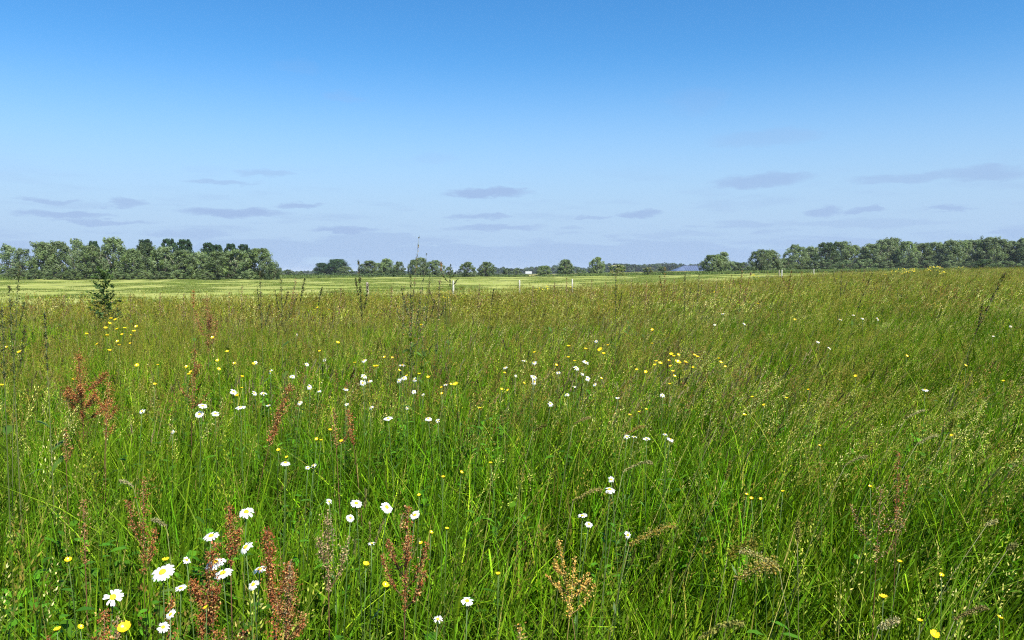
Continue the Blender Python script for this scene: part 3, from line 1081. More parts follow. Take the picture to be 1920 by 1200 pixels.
def far_wood():
    r = random.Random(77)
    mb = MB()
    for (u0, u1, d, v0) in [(-300, 640, 1150, 507.5), (660, 780, 900, 508), (900, 1000, 980, 503), (985, 1130, 1000, 500.5), (1120, 1190, 960, 496.5), (1170, 1235, 950, 496.0), (1225, 1330, 960, 495.5),
                        (1310, 1480, 900, 492.0), (1480, 2300, 1100, 500)]:
        u = u0
        while u < u1:
            v = v0 + 1.3 * math.sin(u / 17.0) + r.uniform(-1.0, 1.0)
            x, y, h = at_dist(u, v, d + r.uniform(-15, 25))
            h = max(h, 2.5)
            rad = r.uniform(3.0, 4.6)
            k = 0.0
            while k < h:
                leaf_cloud(mb, (x + r.uniform(-2, 2), y, gz1(x, y) + min(max(k, rad * .6), h - rad * 0.45)), rad * (1 if h > 6 else .6), 46, 1.3, DARK + MID[:1], r, flat=0.75)
                k += rad * 1.0
            u += 3.2
    o = bpy.data.objects.new('far_wood', mb.mesh('far_wood', M_TREE))
    o['kind'] = 'stuff'
    link(o)


far_wood()


def hedge(u0, u1, vtop, dist, label, cols=MID):
    r = random.Random(int(u0))
    mb = MB()
    u = u0
    x0, y0, _ = at_dist((u0 + u1) / 2, vtop, dist)
    g0 = gz1(x0, y0)
    while u < u1:
        x, y, h = at_dist(u, vtop + r.uniform(-1, 1), dist)
        for zz in (0.3, 0.75):
            leaf_cloud(mb, (x - x0, r.uniform(-.4, .4), gz1(x, y) - g0 + max(0.3, h * zz)), max(0.35, h * 0.42), 60, 0.2, cols, r)
        u += 3.2
    o = bpy.data.objects.new('hedge', mb.mesh('hedge', M_TREE))
    o['label'] = label
    o['category'] = 'hedge'
    o.location = (x0, y0, g0)
    link(o)


hedge(545, 742, 513.5, 224, 'low clipped green hedge running below the dark oak')
hedge(820, 960, 514.5, 245, 'low rough hedge under the pair of domed silver willows', MID + SILVER[:1])
hedge(1090, 1150, 511.5, 236, 'grey scrub hedge beside the round-headed willow', SILVER)
hedge(1370, 1480, 503, 214, 'low scrub hedge joining the silver willows to the long wood', MID + SILVER)


# ------------------------------------------------------------------ barn, trailer, fence posts
def plain(name, col, rough=0.7, spec=0.2, metal=0.0, noise=0.0, nscale=3.0, stretch=(1, 1, 1)):
    m = bpy.data.materials.new(name)
    m.use_nodes = True
    t = NT(m.node_tree)
    p = t.n['Principled BSDF']
    p.inputs['Roughness'].default_value = rough
    p.inputs['Specular IOR Level'].default_value = spec
    p.inputs['Metallic'].default_value = metal
    tc = t.new('ShaderNodeTexCoord')
    n = t.noise(t.mapping(tc.outputs['Object'], stretch), nscale, 4, 0.6)
    k = t.smooth(n, 0.25, 0.75, 1 - noise, 1 + noise)
    t.put(p.inputs['Base Color'], t.mix(1.0, (*col, 1), k, 'MULTIPLY'))
    return m


M_ROOF = plain('barn_roof_sheet', (0.085, 0.115, 0.19), 0.55, 0.3, 0.0, 0.12, 0.6, (1, 0.2, 1))
M_WALL = plain('barn_wall', (0.46, 0.38, 0.27), 0.85, 0.1, 0.0, 0.15, 0.8)
M_DOOR = plain('barn_door', (0.14, 0.17, 0.14), 0.8, 0.1, 0.0, 0.15, 0.8)
M_WHITE = plain('white_paint', (0.60, 0.61, 0.60), 0.5, 0.3, 0.0, 0.05, 1.0)
M_RUBBER = plain('tyre_rubber', (0.03, 0.03, 0.03), 0.9, 0.1)
M_WOOD = plain('weathered_wood', (0.30, 0.26, 0.20), 0.85, 0.1, 0.0, 0.3, 14, (1, 1, 0.15))
M_POSTW = plain('whitewashed_post', (0.50, 0.48, 0.42), 0.8, 0.1, 0.0, 0.18, 12, (1, 1, 0.2))
M_IRON = plain('dark_iron', (0.05, 0.05, 0.05), 0.6, 0.4, 0.5)


def box(x0, x1, y0, y1, z0, z1):
    v = [(x0, y0, z0), (x1, y0, z0), (x1, y1, z0), (x0, y1, z0), (x0, y0, z1), (x1, y0, z1), (x1, y1, z1), (x0, y1, z1)]
    f = [(0, 3, 2, 1), (4, 5, 6, 7), (0, 1, 5, 4), (1, 2, 6, 5), (2, 3, 7, 6), (3, 0, 4, 7)]
    return v, f


def simple(name, boxes, mat, parent, bevel=0.0, loc=(0, 0, 0)):
    mb = MB()
    for b in boxes:
        v, f = box(*b) if len(b) == 6 else b
        mb.add(v, f, (1, 1, 1))
    o = part(name, mb.mesh(name, mat), parent, loc)
    if bevel:
        md = o.modifiers.new('bevel', 'BEVEL')
        md.width = bevel
        md.segments = 2
    return o


def barn():
    dist = 430
    xl, y, hr = at_dist(1268, 498, dist)
    xr, _, _ = at_dist(1360, 498, dist)
    _, _, he = at_dist(1268, 507.6, dist)
    he = max(he, 1.4)
    L = xr - xl
    g = gz1((xl + xr) / 2, y)
    o = thing('barn', 'low farm barn with a long blue-grey roof and tan wall', 'barn', ((xl + xr) / 2, y, g))
    D = 16.0
    simple('wall', [(-L / 2 + .3, L / 2 - .3, 0.3, D - .3, 0, he - 0.05)], M_WALL, o)
    hip = 5.6
    # hipped roof: thick sheet with separate faces
    e = [(-L / 2, 0, he), (L / 2, 0, he), (L / 2, D, he), (-L / 2, D, he)]
    rg = [(-L / 2 + hip, D / 2, hr), (L / 2 - hip, D / 2, hr)]
    lo = [(a, b, c - 0.18) for a, b, c in e]
    v = e + rg + lo
    f = [(0, 1, 5, 4), (1, 2, 5), (2, 3, 4, 5), (3, 0, 4), (0, 6, 7, 1), (1, 7, 8, 2), (2, 8, 9, 3), (3, 9, 6, 0), (9, 8, 7, 6)]
    mb = MB()
    mb.add(v, f, (1, 1, 1))
    rf = part('roof', mb.mesh('roof', M_ROOF), o)
    mb = MB()
    n = int((L - 2 * hip) / 1.1)
    for i in range(n + 1):
        x = -L / 2 + hip + i * (L - 2 * hip) / n
        sl = Vector((0, D / 2, hr - he))
        mb.add([(x - .05, 0, he + .02), (x + .05, 0, he + .02), (x + .05, D / 2, hr + .02), (x - .05, D / 2, hr + .02),
                (x - .05, 0, he + .1), (x + .05, 0, he + .1), (x + .05, D / 2, hr + .1), (x - .05, D / 2, hr + .1)],
               [(4, 5, 6, 7), (0, 4, 7, 3), (1, 2, 6, 5), (0, 1, 5, 4)], (1, 1, 1))
    s = part('roof_rib', mb.mesh('roof_rib', M_ROOF), rf, kind='stuff')
    simple('ridge_cap', [(-L / 2 + hip - .3, L / 2 - hip + .3, D / 2 - .25, D / 2 + .25, hr + .0, hr + 0.16)], M_ROOF, o)
    for k, x in enumerate((-L / 2 + 4.5, -L / 2 + 10.5)):
        simple('door', [(x, x + 2.6, 0.22, 0.34, 0.02, he - 0.4)], M_DOOR, o)


barn()


def trailer():
    dist = 330
    x, y, h = at_dist(991, 509.8, dist)
    g = gz1(x, y)
    h = max(h, 1.6)
    w = 12.0 / FPX * dist
    o = thing('trailer', 'small white box trailer parked before the far dark wood', 'trailer', (x, y, g))
    simple('body', [(-w / 2, w / 2, -0.9, 0.9, 0.55, h)], M_WHITE, o, 0.05)
    simple('frame', [(-w / 2 + .1, w / 2 + .6, -0.5, 0.5, 0.42, 0.53)], M_IRON, o)
    simple('side_strip', [(-w / 2 + .05, w / 2 - .05, -0.925, -0.902, 0.9, 0.98)], M_IRON, o)
    mb = MB()
    n = 16
    vs = [(0.33 * math.cos(2 * math.pi * i / n), s, 0.33 * math.sin(2 * math.pi * i / n)) for s in (-.1, .1) for i in range(n)]
    fs = [(i, (i + 1) % n, n + (i + 1) % n, n + i) for i in range(n)] + [tuple(reversed(range(n))), tuple(range(n, 2 * n))]
    mb.add(vs, fs, (1, 1, 1))
    me = mb.mesh('wheel', M_RUBBER)
    for xx in (-0.4, 0.4):
        for yy in (-0.78, 0.78):
            part('wheel', me, o, (xx, yy, 0.33))


trailer()


def fence_post(u, vtop, dist, r0, mat, label, lean=0.0, ly=0.0):
    x, y, h = at_dist(u, vtop, dist)
    g = gz1(x, y)
    o = thing('fence_post', label, 'post', (x, y, g - 0.05), rnd.uniform(0, 3), 'fence posts along the far edge of the meadow')
    mb = MB()
    n = 10
    r = random.Random(int(u))
    rings = []
    zs = [0, .3, .6, .85, .97, 1.0]
    for i, z in enumerate(zs):
        rr = r0 * (1.05 - 0.12 * z) * (1.0 if i < 5 else 0.75)
        cxx = lean * z * h + r.uniform(-.003, .003)
        rings += [(cxx + rr * math.cos(2 * math.pi * k / n) * r.uniform(.93, 1.05), ly * z * h + rr * math.sin(2 * math.pi * k / n) * r.uniform(.93, 1.05), z * (h + .05)) for k in range(n)]
    fs = [(i * n + k, i * n + (k + 1) % n, (i + 1) * n + (k + 1) % n, (i + 1) * n + k) for i in range(len(zs) - 1) for k in range(n)]
    fs += [tuple(reversed(range(n))), tuple(range((len(zs) - 1) * n, len(zs) * n))]
    mb.add(rings, fs, (1, 1, 1))
    part('post', mb.mesh('post', mat), o)
    for z in (0.55, 0.8):
        b = MB()
        b.tube([(lean * z * h, -r0 * 1.02, z * h - .012), (lean * z * h, -r0 * 1.35, z * h), (lean * z * h, -r0 * 1.02, z * h + .012)], [0.004] * 3, (0.05, 0.05, 0.05), 4)
        part('staple', b.mesh('staple', M_IRON), o)
    o.rotation_euler = (0, 0, 0)


fence_post(692, 529, 27.5, 0.045, M_WOOD, 'leaning weathered fence post beside the tall sorrel spike', -0.06)
fence_post(850, 526, 31.5, 0.038, M_POSTW, 'short white fence post beside the branching thistle')
fence_post(974, 525, 34.5, 0.036, M_POSTW, 'slim white fence post standing clear in the mown field edge')
fence_post(1073, 523, 38.5, 0.036, M_POSTW, 'white fence post behind a yellow flower tuft')
fence_post(1466, 506, 67, 0.06, M_POSTW, 'pale fence post with dark grass beside it on the rise')
fence_post(1526, 504, 74, 0.045, M_POSTW, 'thin pale fence post, last one visible on the rise')
fence_post(1461, 506, 66, 0.05, M_WOOD, 'dark fence post just before the pale one on the rise')

# ------------------------------------------------------------------ flowers and weeds that can be told apart
LANDMARKS = [
    (165, 700, 'the branched red dock'), (268, 930, 'the narrow brown dock'), (430, 975, 'the upright rusty dock'),
    (365, 1055, 'the leaning rusty dock'), (505, 1020, 'the dense red dock plume'), (755, 985, 'the many-armed brown dock'),
    (615, 985, 'the faded tan dock'), (515, 745, 'the slanting rusty dock'), (655, 772, 'the small bent red dock'),
    (190, 1165, 'the lower edge dock'), (1060, 1030, 'the golden dry sprig'), (980, 1175, 'the pale curled sprig'),
    (1680, 870, 'the thin russet sprig'), (1190, 880, 'the arching straw seed head'), (1205, 1010, 'the wide brown grass head'),
    (1380, 1050, 'the tangled brown grass'), (190, 560, 'the bushy thistle'), (85, 600, 'the dark stalk'), (677, 540, 'the tall sorrel spike'),
    (785, 560, 'the bead-stalked grass'), (1095, 793, 'the arching tan foxtail'), (1665, 1175, 'the fluffy pale foxtail'),
    (1860, 1040, 'the pale slanting foxtail'), (1875, 540, 'the dark leaning stalk'), (1300, 520, 'the blue-grey barn roof'), (1500, 510, 'the pale fence post'),
    (1100, 810 + 0, 'the arching tan foxtail'), (1340, 870, 'the green foxtails'), (1160, 520, 'the elder bush'), (385, 580, 'the tall dock tuft'),
]


def relation(u, v):
    """words that lead from the best known landmark nearby to the plant at (u, v)"""
    best = min(LANDMARKS, key=lambda L: (u - L[0]) ** 2 + ((v - L[1]) * 1.3) ** 2)
    dx, dy = u - best[0], v - best[1]
    a = math.degrees(math.atan2(-dy, dx)) % 360
    dirs = ['right of', 'above and right of', 'above', 'above and left of', 'left of', 'below and left of', 'below', 'below and right of']
    return dirs[int(((a + 22.5) % 360) // 45)], best[2], math.hypot(dx, dy)


ORD = ['nearest', 'second nearest', 'third nearest', 'fourth nearest', 'fifth nearest', 'sixth nearest', 'seventh nearest', 'eighth nearest', 'ninth nearest',
       'tenth nearest', 'eleventh nearest', 'twelfth nearest', 'thirteenth nearest', 'fourteenth nearest', 'fifteenth nearest', 'sixteenth nearest', 'seventeenth nearest',
       'eighteenth nearest', 'nineteenth nearest', 'twentieth nearest']


def label_all(items, what):
    """items: (u, v, size); a label for each that singles it out by its neighbours"""
    groups = {}
    for i, it in enumerate(items):
        d, lm, dist = relation(it[0], it[1])
        groups.setdefault((d, lm), []).append((dist, i))
    out = [None] * len(items)
    for (d, lm), lst in groups.items():
        lst.sort()
        for k, (_, i) in enumerate(lst):
            if len(lst) == 1:
                out[i] = '%s %s %s, the only one there' % (what, d, lm)
            else:
                out[i] = '%s %s %s, %s' % (what, d, lm, ORD[min(k, 19)])
    return out


# --- ox-eye daisies
def petal_mesh(droop, L=0.0165, W=0.0058):
    mb = MB()
    prof = [(0.0, 0.35, 0.0), (0.35, 0.85, 0.0016), (0.7, 1.0, 0.0016), (0.92, 0.72, 0.0006)]
    vs = []
    for (t, w, z) in prof:
        zz = z - droop * t * t * L
        vs += [(t * L, -w * W / 2, zz - 0.0004), (t * L, 0, zz), (t * L, w * W / 2, zz - 0.0004)]
    fs = []
    for i in range(len(prof) - 1):
        a = i * 3
        fs += [(a, a + 3, a + 4, a + 1), (a + 1, a + 4, a + 5, a + 2)]
    n = len(vs)
    vs += [(L, -W * 0.18, -droop * L), (L * 0.96, 0, -droop * L * .95), (L, W * 0.18, -droop * L)]
    fs += [(n - 3, n, n + 1, n - 2), (n - 2, n + 1, n + 2, n - 1)]
    mb.add(vs, fs, (0.80, 0.80, 0.79))
    return mb


PETALS = [petal_mesh(d).mesh('petal', M_PETAL, True) for d in (0.0, 0.18, 0.4)]


def ring_mesh(seed, n, droop):
    r = random.Random(seed)
    mb = MB()
    for k in range(n):
        if r.random() < 0.18:
            continue
        a = 2 * math.pi * k / n + r.uniform(-.12, .12)
        pm = petal_mesh(droop + r.uniform(-.1, .25), 0.0165 * r.uniform(.75, 1.18), 0.0046 * r.uniform(.8, 1.15))
        m = Matrix.Rotation(a, 4, 'Z') @ Matrix.Translation((0.0052, 0, 0.0)) @ Matrix.Rotation(r.uniform(-.2, .2), 4, 'X')
        mb.add([m @ Vector(v) for v in pm.v], pm.f, (0.80, 0.80, 0.79))
    return mb.mesh('petals', M_PETAL, True)


RINGS = [ring_mesh(500 + i, 17, 0.05 + 0.12 * (i % 4)) for i in range(6)]


def dome(rad, hgt, col, bumps=True, nr=5, na=14):
    mb = MB()
    r = random.Random(3)
    vs, fs = [], []
    for i in range(nr):
        t = i / (nr - 1) * math.pi / 2
        for k in range(na):
            q = 1 + (r.uniform(-.05, .05) if bumps else 0)
            vs.append((rad * math.cos(t) * math.cos(2 * math.pi * k / na) * q, rad * math.cos(t) * math.sin(2 * math.pi * k / na) * q, hgt * math.sin(t) * q))
    for i in range(nr - 1):
        for k in range(na):
            fs.append((i * na + k, i * na + (k + 1) % na, (i + 1) * na + (k + 1) % na, (i + 1) * na + k))
    fs.append(tuple(reversed(range(na))))
    mb.add(vs, fs, col)
    return mb


DISC = dome(0.0072, 0.0036, (0.85, 0.50, 0.02)).mesh('disc', M_DISC, True)
CALYX = dome(0.0062, -0.0034, (0.06, 0.11, 0.02), False, 3, 8).mesh('calyx', M_STEM, True)


def stem_mesh(h, bx, by, rad, col, seed, leaves=3):
    r = random.Random(seed)
    mb = MB()
    pts = [(bx * t * t, by * t * t, h * t) for t in (0, .3, .6, .85, 1.0)]
    mb.tube(pts, [rad * 1.4, rad * 1.2, rad, rad, rad], col, 5)
    for i in range(leaves):
        t = r.uniform(0.2, 0.75)
        p = Vector((bx * t * t, by * t * t, h * t))
        a = r.uniform(0, 6.28)
        d = Vector((math.cos(a), math.sin(a), 0.8)).normalized()
        s = d.cross(Vector((0, 0, 1))).normalized()
        L, W = r.uniform(0.03, 0.06), 0.004
        mb.add([p, p + d * L * .5 + s * W, p + d * L, p + d * L * .5 - s * W], [(0, 1, 2, 3)], jit((0.06, 0.13, 0.02), 0.2, r))
    return mb.mesh('stem', M_STEM, True)


DAISIES = [(212, 1120, 36), (305, 1073, 42), (403, 1055, 40), (418, 1075, 36), (396, 1005, 30), (462, 960, 29), (461, 1026, 29), (339, 1103, 23), (487, 1068, 28), (475, 1096, 24),
           (306, 1176, 22), (320, 1152, 20), (876, 1127, 27), (350, 1050, 15), (617, 940, 16), (668, 944, 24), (657, 971, 19), (725, 951, 27), (778, 966, 23), (1143, 918, 23),
           (1092, 967, 20), (1104, 983, 19), (1146, 899, 12), (821, 1161, 9), (697, 1019, 11), (1177, 1003, 11), (266, 771, 13), (323, 810, 10), (438, 735, 16), (477, 737, 12),
           (494, 738, 15), (380, 761, 18), (374, 777, 18), (404, 776, 17), (451, 764, 20), (562, 755, 14), (507, 697, 14), (548, 706, 12), (580, 725, 13), (598, 733, 11), (503, 760, 11),
           (575, 683, 10), (608, 675, 10), (648, 730, 14), (682, 676, 15), (683, 705, 15), (680, 718, 14), (692, 715, 14), (754, 685, 15), (757, 709, 15), (748, 714, 12), (777, 712, 12),
           (728, 785, 20), (803, 785, 17), (821, 789, 11), (696, 764, 12), (650, 758, 9), (835, 721, 10), (776, 735, 10), (793, 740, 9), (763, 765, 8), (982, 676, 10), (1001, 680, 14),
           (947, 689, 12), (1098, 679, 16), (1080, 690, 14), (1047, 699, 11), (1001, 707, 16), (1002, 716, 14), (1092, 701, 9), (1102, 710, 12), (1115, 721, 10), (1077, 725, 10),
           (1063, 740, 12), (1032, 757, 14), (1242, 741, 12), (1158, 746, 10), (1175, 819, 16), (1189, 819, 14), (1212, 823, 17), (1247, 814, 10), (1257, 824, 17), (535, 868, 20),
           (577, 877, 12), (588, 873, 16), (1734, 731, 15), (1355, 588, 7), (1396, 607, 8), (1340, 609, 6), (1575, 599, 8), (1600, 591, 7), (1617, 597, 9), (1646, 598, 8),
           (1534, 641, 8), (1555, 653, 8), (1118, 640, 9), (556, 628, 7), (1862, 630, 6), (1895, 612, 6), (479, 680, 9), (210, 566, 8), (967, 705, 8)]
DL = label_all(DAISIES, 'white daisy')


def daisy(i, u, v, s):
    r = random.Random(900 + i)
    near = s >= 15
    nominal = 0.046
    # height so that the head has its size at the distance of its line of sight
    dist = nominal * FPX / s
    d = ray(u, v)
    h = CAM_Z + d[2] * dist / d[1]
    h = min(max(h, 0.80), 0.90) if v > 650 else min(max(h, 0.84), 0.95)
    x, y = spot(u, v, h)
    dd = math.hypot(x, y)
    sc = (s / FPX * dd) / nominal
    sc = min(max(sc, 0.55), 1.5) * (1.0 if s >= 20 else 0.9)
    bx, by = r.uniform(-.04, .06), r.uniform(-.04, .04)
    g = gz1(x, y)
    o = thing('ox_eye_daisy', DL[i], 'flower', (x - bx, y - by, g), 0, 'ox-eye daisies in the meadow')
    part('stem', stem_mesh(h - 0.002, bx, by, 0.0013, (0.075, 0.13, 0.03), i, 3), o)
    tilt = r.uniform(0.1, 0.85) if near else r.uniform(0.0, 1.25)
    face = -math.pi / 2 + r.uniform(-1.0, 1.0)
    m = Matrix.Rotation(tilt, 4, Vector((-math.sin(face), math.cos(face), 0)))
    head = bpy.data.objects.new('flower_head', CALYX)
    link(head, o)
    head.location = (bx, by, h)
    head.rotation_euler = m.to_euler()
    head.scale = (sc, sc, sc)
    part('disc', DISC, head, (0, 0, 0.0012), (0, 0, r.uniform(0, 6)))
    if near and s >= 17:
        n = r.randint(16, 20)
        dr = r.choice((0, 0, 1, 1, 2))
        for k in range(n):
            if r.random() < 0.05:
                continue
            a = 2 * math.pi * k / n + r.uniform(-.1, .1)
            p = part('petal', PETALS[min(2, dr + (r.random() < .2))], head, (0.0052 * math.cos(a), 0.0052 * math.sin(a), 0.0008), (r.uniform(-.25, .25), r.uniform(-.12, .10), a))
            q = r.uniform(.88, 1.08)
            p.scale = (q, r.uniform(.9, 1.15), 1)
    else:
        part('petals', RINGS[i % 6], head, (0, 0, 0.0008), (0, 0, r.uniform(0, 6)))


for i, (u, v, s) in enumerate(DAISIES):
    daisy(i, u, v, s)


# --- buttercups
def cup_petal():
    mb = MB()
    L, W = 0.0115, 0.0112
    prof = [(0, .25, 0), (.35, .75, .0016), (.7, 1.0, .0042), (.95, .7, .0066)]
    vs, fs = [], []
    for (t, w, z) in prof:
        vs += [(t * L, -w * W / 2, z + .0012), (t * L, 0, z), (t * L, w * W / 2, z + .0012)]
    for i in range(3):
        a = i * 3
        fs += [(a, a + 3, a + 4, a + 1), (a + 1, a + 4, a + 5, a + 2)]
    mb.add(vs, fs, (0.88, 0.62, 0.012))
    return mb


CUP = cup_petal().mesh('petal', M_BUTTER, True)
_m = MB()
for k in range(5):
    q = cup_petal()
    mm = Matrix.Rotation(2 * math.pi * k / 5 + .1 * (k % 2), 4, 'Z')
    _m.add([mm @ Vector(p) for p in q.v], q.f, (0.88, 0.62, 0.012))
CUPS = _m.mesh('petals', M_BUTTER, True)
BDISC = dome(0.0028, 0.0032, (0.55, 0.50, 0.05), True, 4, 8).mesh('stamens', M_DISC, True)

BUTTER = [(235, 1180, 24), (128, 1052, 12), (108, 1183, 13), (150, 1177, 8), (311, 1052, 13), (387, 1140, 8), (722, 1099, 14), (686, 1060, 13), (808, 999, 10), (838, 992, 8),
          (790, 1019, 7), (934, 1077, 9), (1656, 1122, 15), (1751, 1192, 17), (1765, 1079, 10), (1874, 1159, 9), (1725, 1165, 9), (1468, 922, 7), (1632, 913, 9), (1687, 1054, 7),
          (1400, 928, 8), (1409, 935, 8), (1427, 936, 7), (522, 845, 10), (538, 858, 9), (619, 807, 9), (640, 828, 10), (594, 824, 9), (602, 826, 8), (831, 895, 9), (865, 886, 9),
          (920, 869, 10), (786, 929, 8), (1181, 779, 9), (1198, 773, 7), (1212, 768, 7), (1396, 779, 10), (1433, 760, 8), (1411, 745, 8), (1785, 817, 8), (1882, 715, 7), (1810, 686, 7),
          (1605, 706, 9), (1475, 747, 7), (1516, 731, 6), (1537, 836, 7), (257, 686, 10), (138, 712, 8), (3, 723, 8), (37, 661, 9), (12, 652, 7), (205, 658, 9), (296, 685, 7), (290, 721, 8),
          (350, 689, 9), (358, 698, 8), (354, 703, 9), (408, 677, 9), (410, 693, 9), (426, 660, 8), (440, 682, 8), (444, 743, 10), (454, 707, 9), (454, 728, 7), (475, 683, 8), (633, 643, 9),
          (600, 659, 8), (705, 689, 12), (665, 681, 8), (721, 670, 7), (735, 671, 7), (748, 695, 8), (786, 702, 9), (803, 708, 9), (763, 705, 7), (855, 722, 12), (845, 721, 8), (828, 727, 7),
          (829, 738, 7), (900, 766, 9), (946, 700, 8), (953, 732, 8), (941, 730, 7), (1003, 661, 8), (1066, 650, 10), (1098, 655, 9), (1127, 657, 12), (1132, 664, 10), (1066, 671, 9),
          (1043, 685, 8), (1078, 678, 9), (982, 719, 8), (1127, 710, 8), (1223, 645, 8), (1231, 678, 9), (1238, 682, 10), (1228, 685, 8), (1259, 665, 10), (1264, 669, 10), (1272, 666, 8),
          (1270, 681, 13), (1285, 680, 10), (1302, 667, 10), (1308, 670, 9), (1254, 677, 8), (1258, 687, 9), (1262, 697, 9), (1264, 706, 9), (1256, 721, 8), (1211, 698, 9), (1194, 694, 8),
          (1300, 690, 8), (1348, 673, 8), (1351, 680, 9), (1223, 619, 8), (208, 598, 9), (217, 600, 8), (198, 616, 9), (220, 618, 9), (234, 616, 8), (256, 613, 8), (251, 622, 9),
          (201, 630, 9), (247, 629, 7), (221, 641, 8), (224, 648, 8), (183, 646, 8), (245, 645, 8), (162, 627, 8), (205, 607, 8), (229, 628, 7), (399, 634, 9), (430, 558, 9), (596, 577, 9),
          (617, 581, 8), (790, 610, 9), (1340, 548, 8), (1357, 540, 9), (1490, 600, 7), (1700, 668, 7), (1421, 570, 7), (1360, 688, 7), (1140, 648, 7)]
BL = label_all(BUTTER, 'yellow buttercup')


def buttercup(i, u, v, s):
    r = random.Random(1900 + i)
    nominal = 0.024
    h = r.uniform(0.80, 0.86) if v > 640 else r.uniform(0.86, 0.94)
    x, y = spot(u, v, h)
    dd = math.hypot(x, y)
    sc = min(max((s / FPX * dd) / nominal, 0.6), 2.4 if v < 700 else 1.5) * (1.0 if s >= 12 else 0.80)
    bx, by = r.uniform(-.04, .05), r.uniform(-.04, .04)
    o = thing('buttercup', BL[i], 'flower', (x - bx, y - by, gz1(x, y)), 0, 'yellow buttercups in the meadow')
    part('stem', stem_mesh(h, bx, by, 0.0009, (0.09, 0.15, 0.03), i + 50, 2), o)
    tilt = r.uniform(0.0, 0.7)
    face = -math.pi / 2 + r.uniform(-1.2, 1.2)
    m = Matrix.Rotation(tilt, 4, Vector((-math.sin(face), math.cos(face), 0)))
    if s >= 12:
        hd = part('stamens', BDISC, o, (bx, by, h + .001), m.to_euler())
        hd.scale = (sc, sc, sc)
        for k in range(5):
            part('petal', CUP, hd, (0, 0, 0), (0, 0, 2 * math.pi * k / 5 + r.uniform(-.1, .1)))
    else:
        hd = part('petals', CUPS, o, (bx, by, h), m.to_euler())
        hd.scale = (sc, sc, sc)


for i, (u, v, s) in enumerate(BUTTER):
    buttercup(i, u, v, s)


# --- docks and sorrels in seed
RUST = [(0.33, 0.105, 0.03), (0.26, 0.07, 0.022), (0.43, 0.18, 0.05), (0.13, 0.042, 0.016), (0.44, 0.27, 0.09)]
BROWN = [(0.30, 0.13, 0.04), (0.36, 0.19, 0.065), (0.20, 0.085, 0.03), (0.42, 0.27, 0.10)]
TAN = [(0.34, 0.24, 0.12), (0.28, 0.20, 0.09), (0.40, 0.30, 0.16), (0.20, 0.17, 0.06)]
GOLD = [(0.58, 0.37, 0.07), (0.50, 0.27, 0.05), (0.62, 0.46, 0.12)]
DGREEN = [(0.04, 0.065, 0.018), (0.06, 0.09, 0.022), (0.09, 0.065, 0.03), (0.025, 0.035, 0.014)]


def plume(mb, pts, thick, n, size, cols, r, whorl=True):
    """papery seeds crowded round an axis, in whorls with gaps"""
    n = int(n * 1.25)
    ph = r.uniform(0, 6.28)
    for k in range(n):
        s = r.random()
        if whorl:
            w = math.sin(s * 38.0 + ph)
            if w < -0.3 and r.random() < 0.9:
                continue
        q = s * (len(pts) - 1)
        i = min(int(q), len(pts) - 2)
        c = Vector(pts[i]).lerp(Vector(pts[i + 1]), q - i)
        th = thick * (0.35 + 0.75 * math.sin(math.pi * min(1, 0.15 + 0.85 * (1 - s)))) * (r.uniform(0.15, 1.0) if r.random() < .85 else r.uniform(1.0, 1.5))
        d = Vector((r.gauss(0, 1), r.gauss(0, 1), r.gauss(0, 1))).normalized()
        p = c + d * th
        a = (d + Vector((r.gauss(0, .7), r.gauss(0, .7), r.gauss(0, .7) - .3))).normalized()
        b = a.cross(Vector((r.gauss(0, 1), r.gauss(0, 1), r.gauss(0, 1)))).normalized()
        L, W = size * r.uniform(.7, 1.4), size * r.uniform(.45, .8)
        mb.add([p - a * L * .5, p + b * W * .6, p + a * L * .6, p - b * W * .6], [(0, 1, 2, 3)], jit(r.choice(cols), 0.3, r))


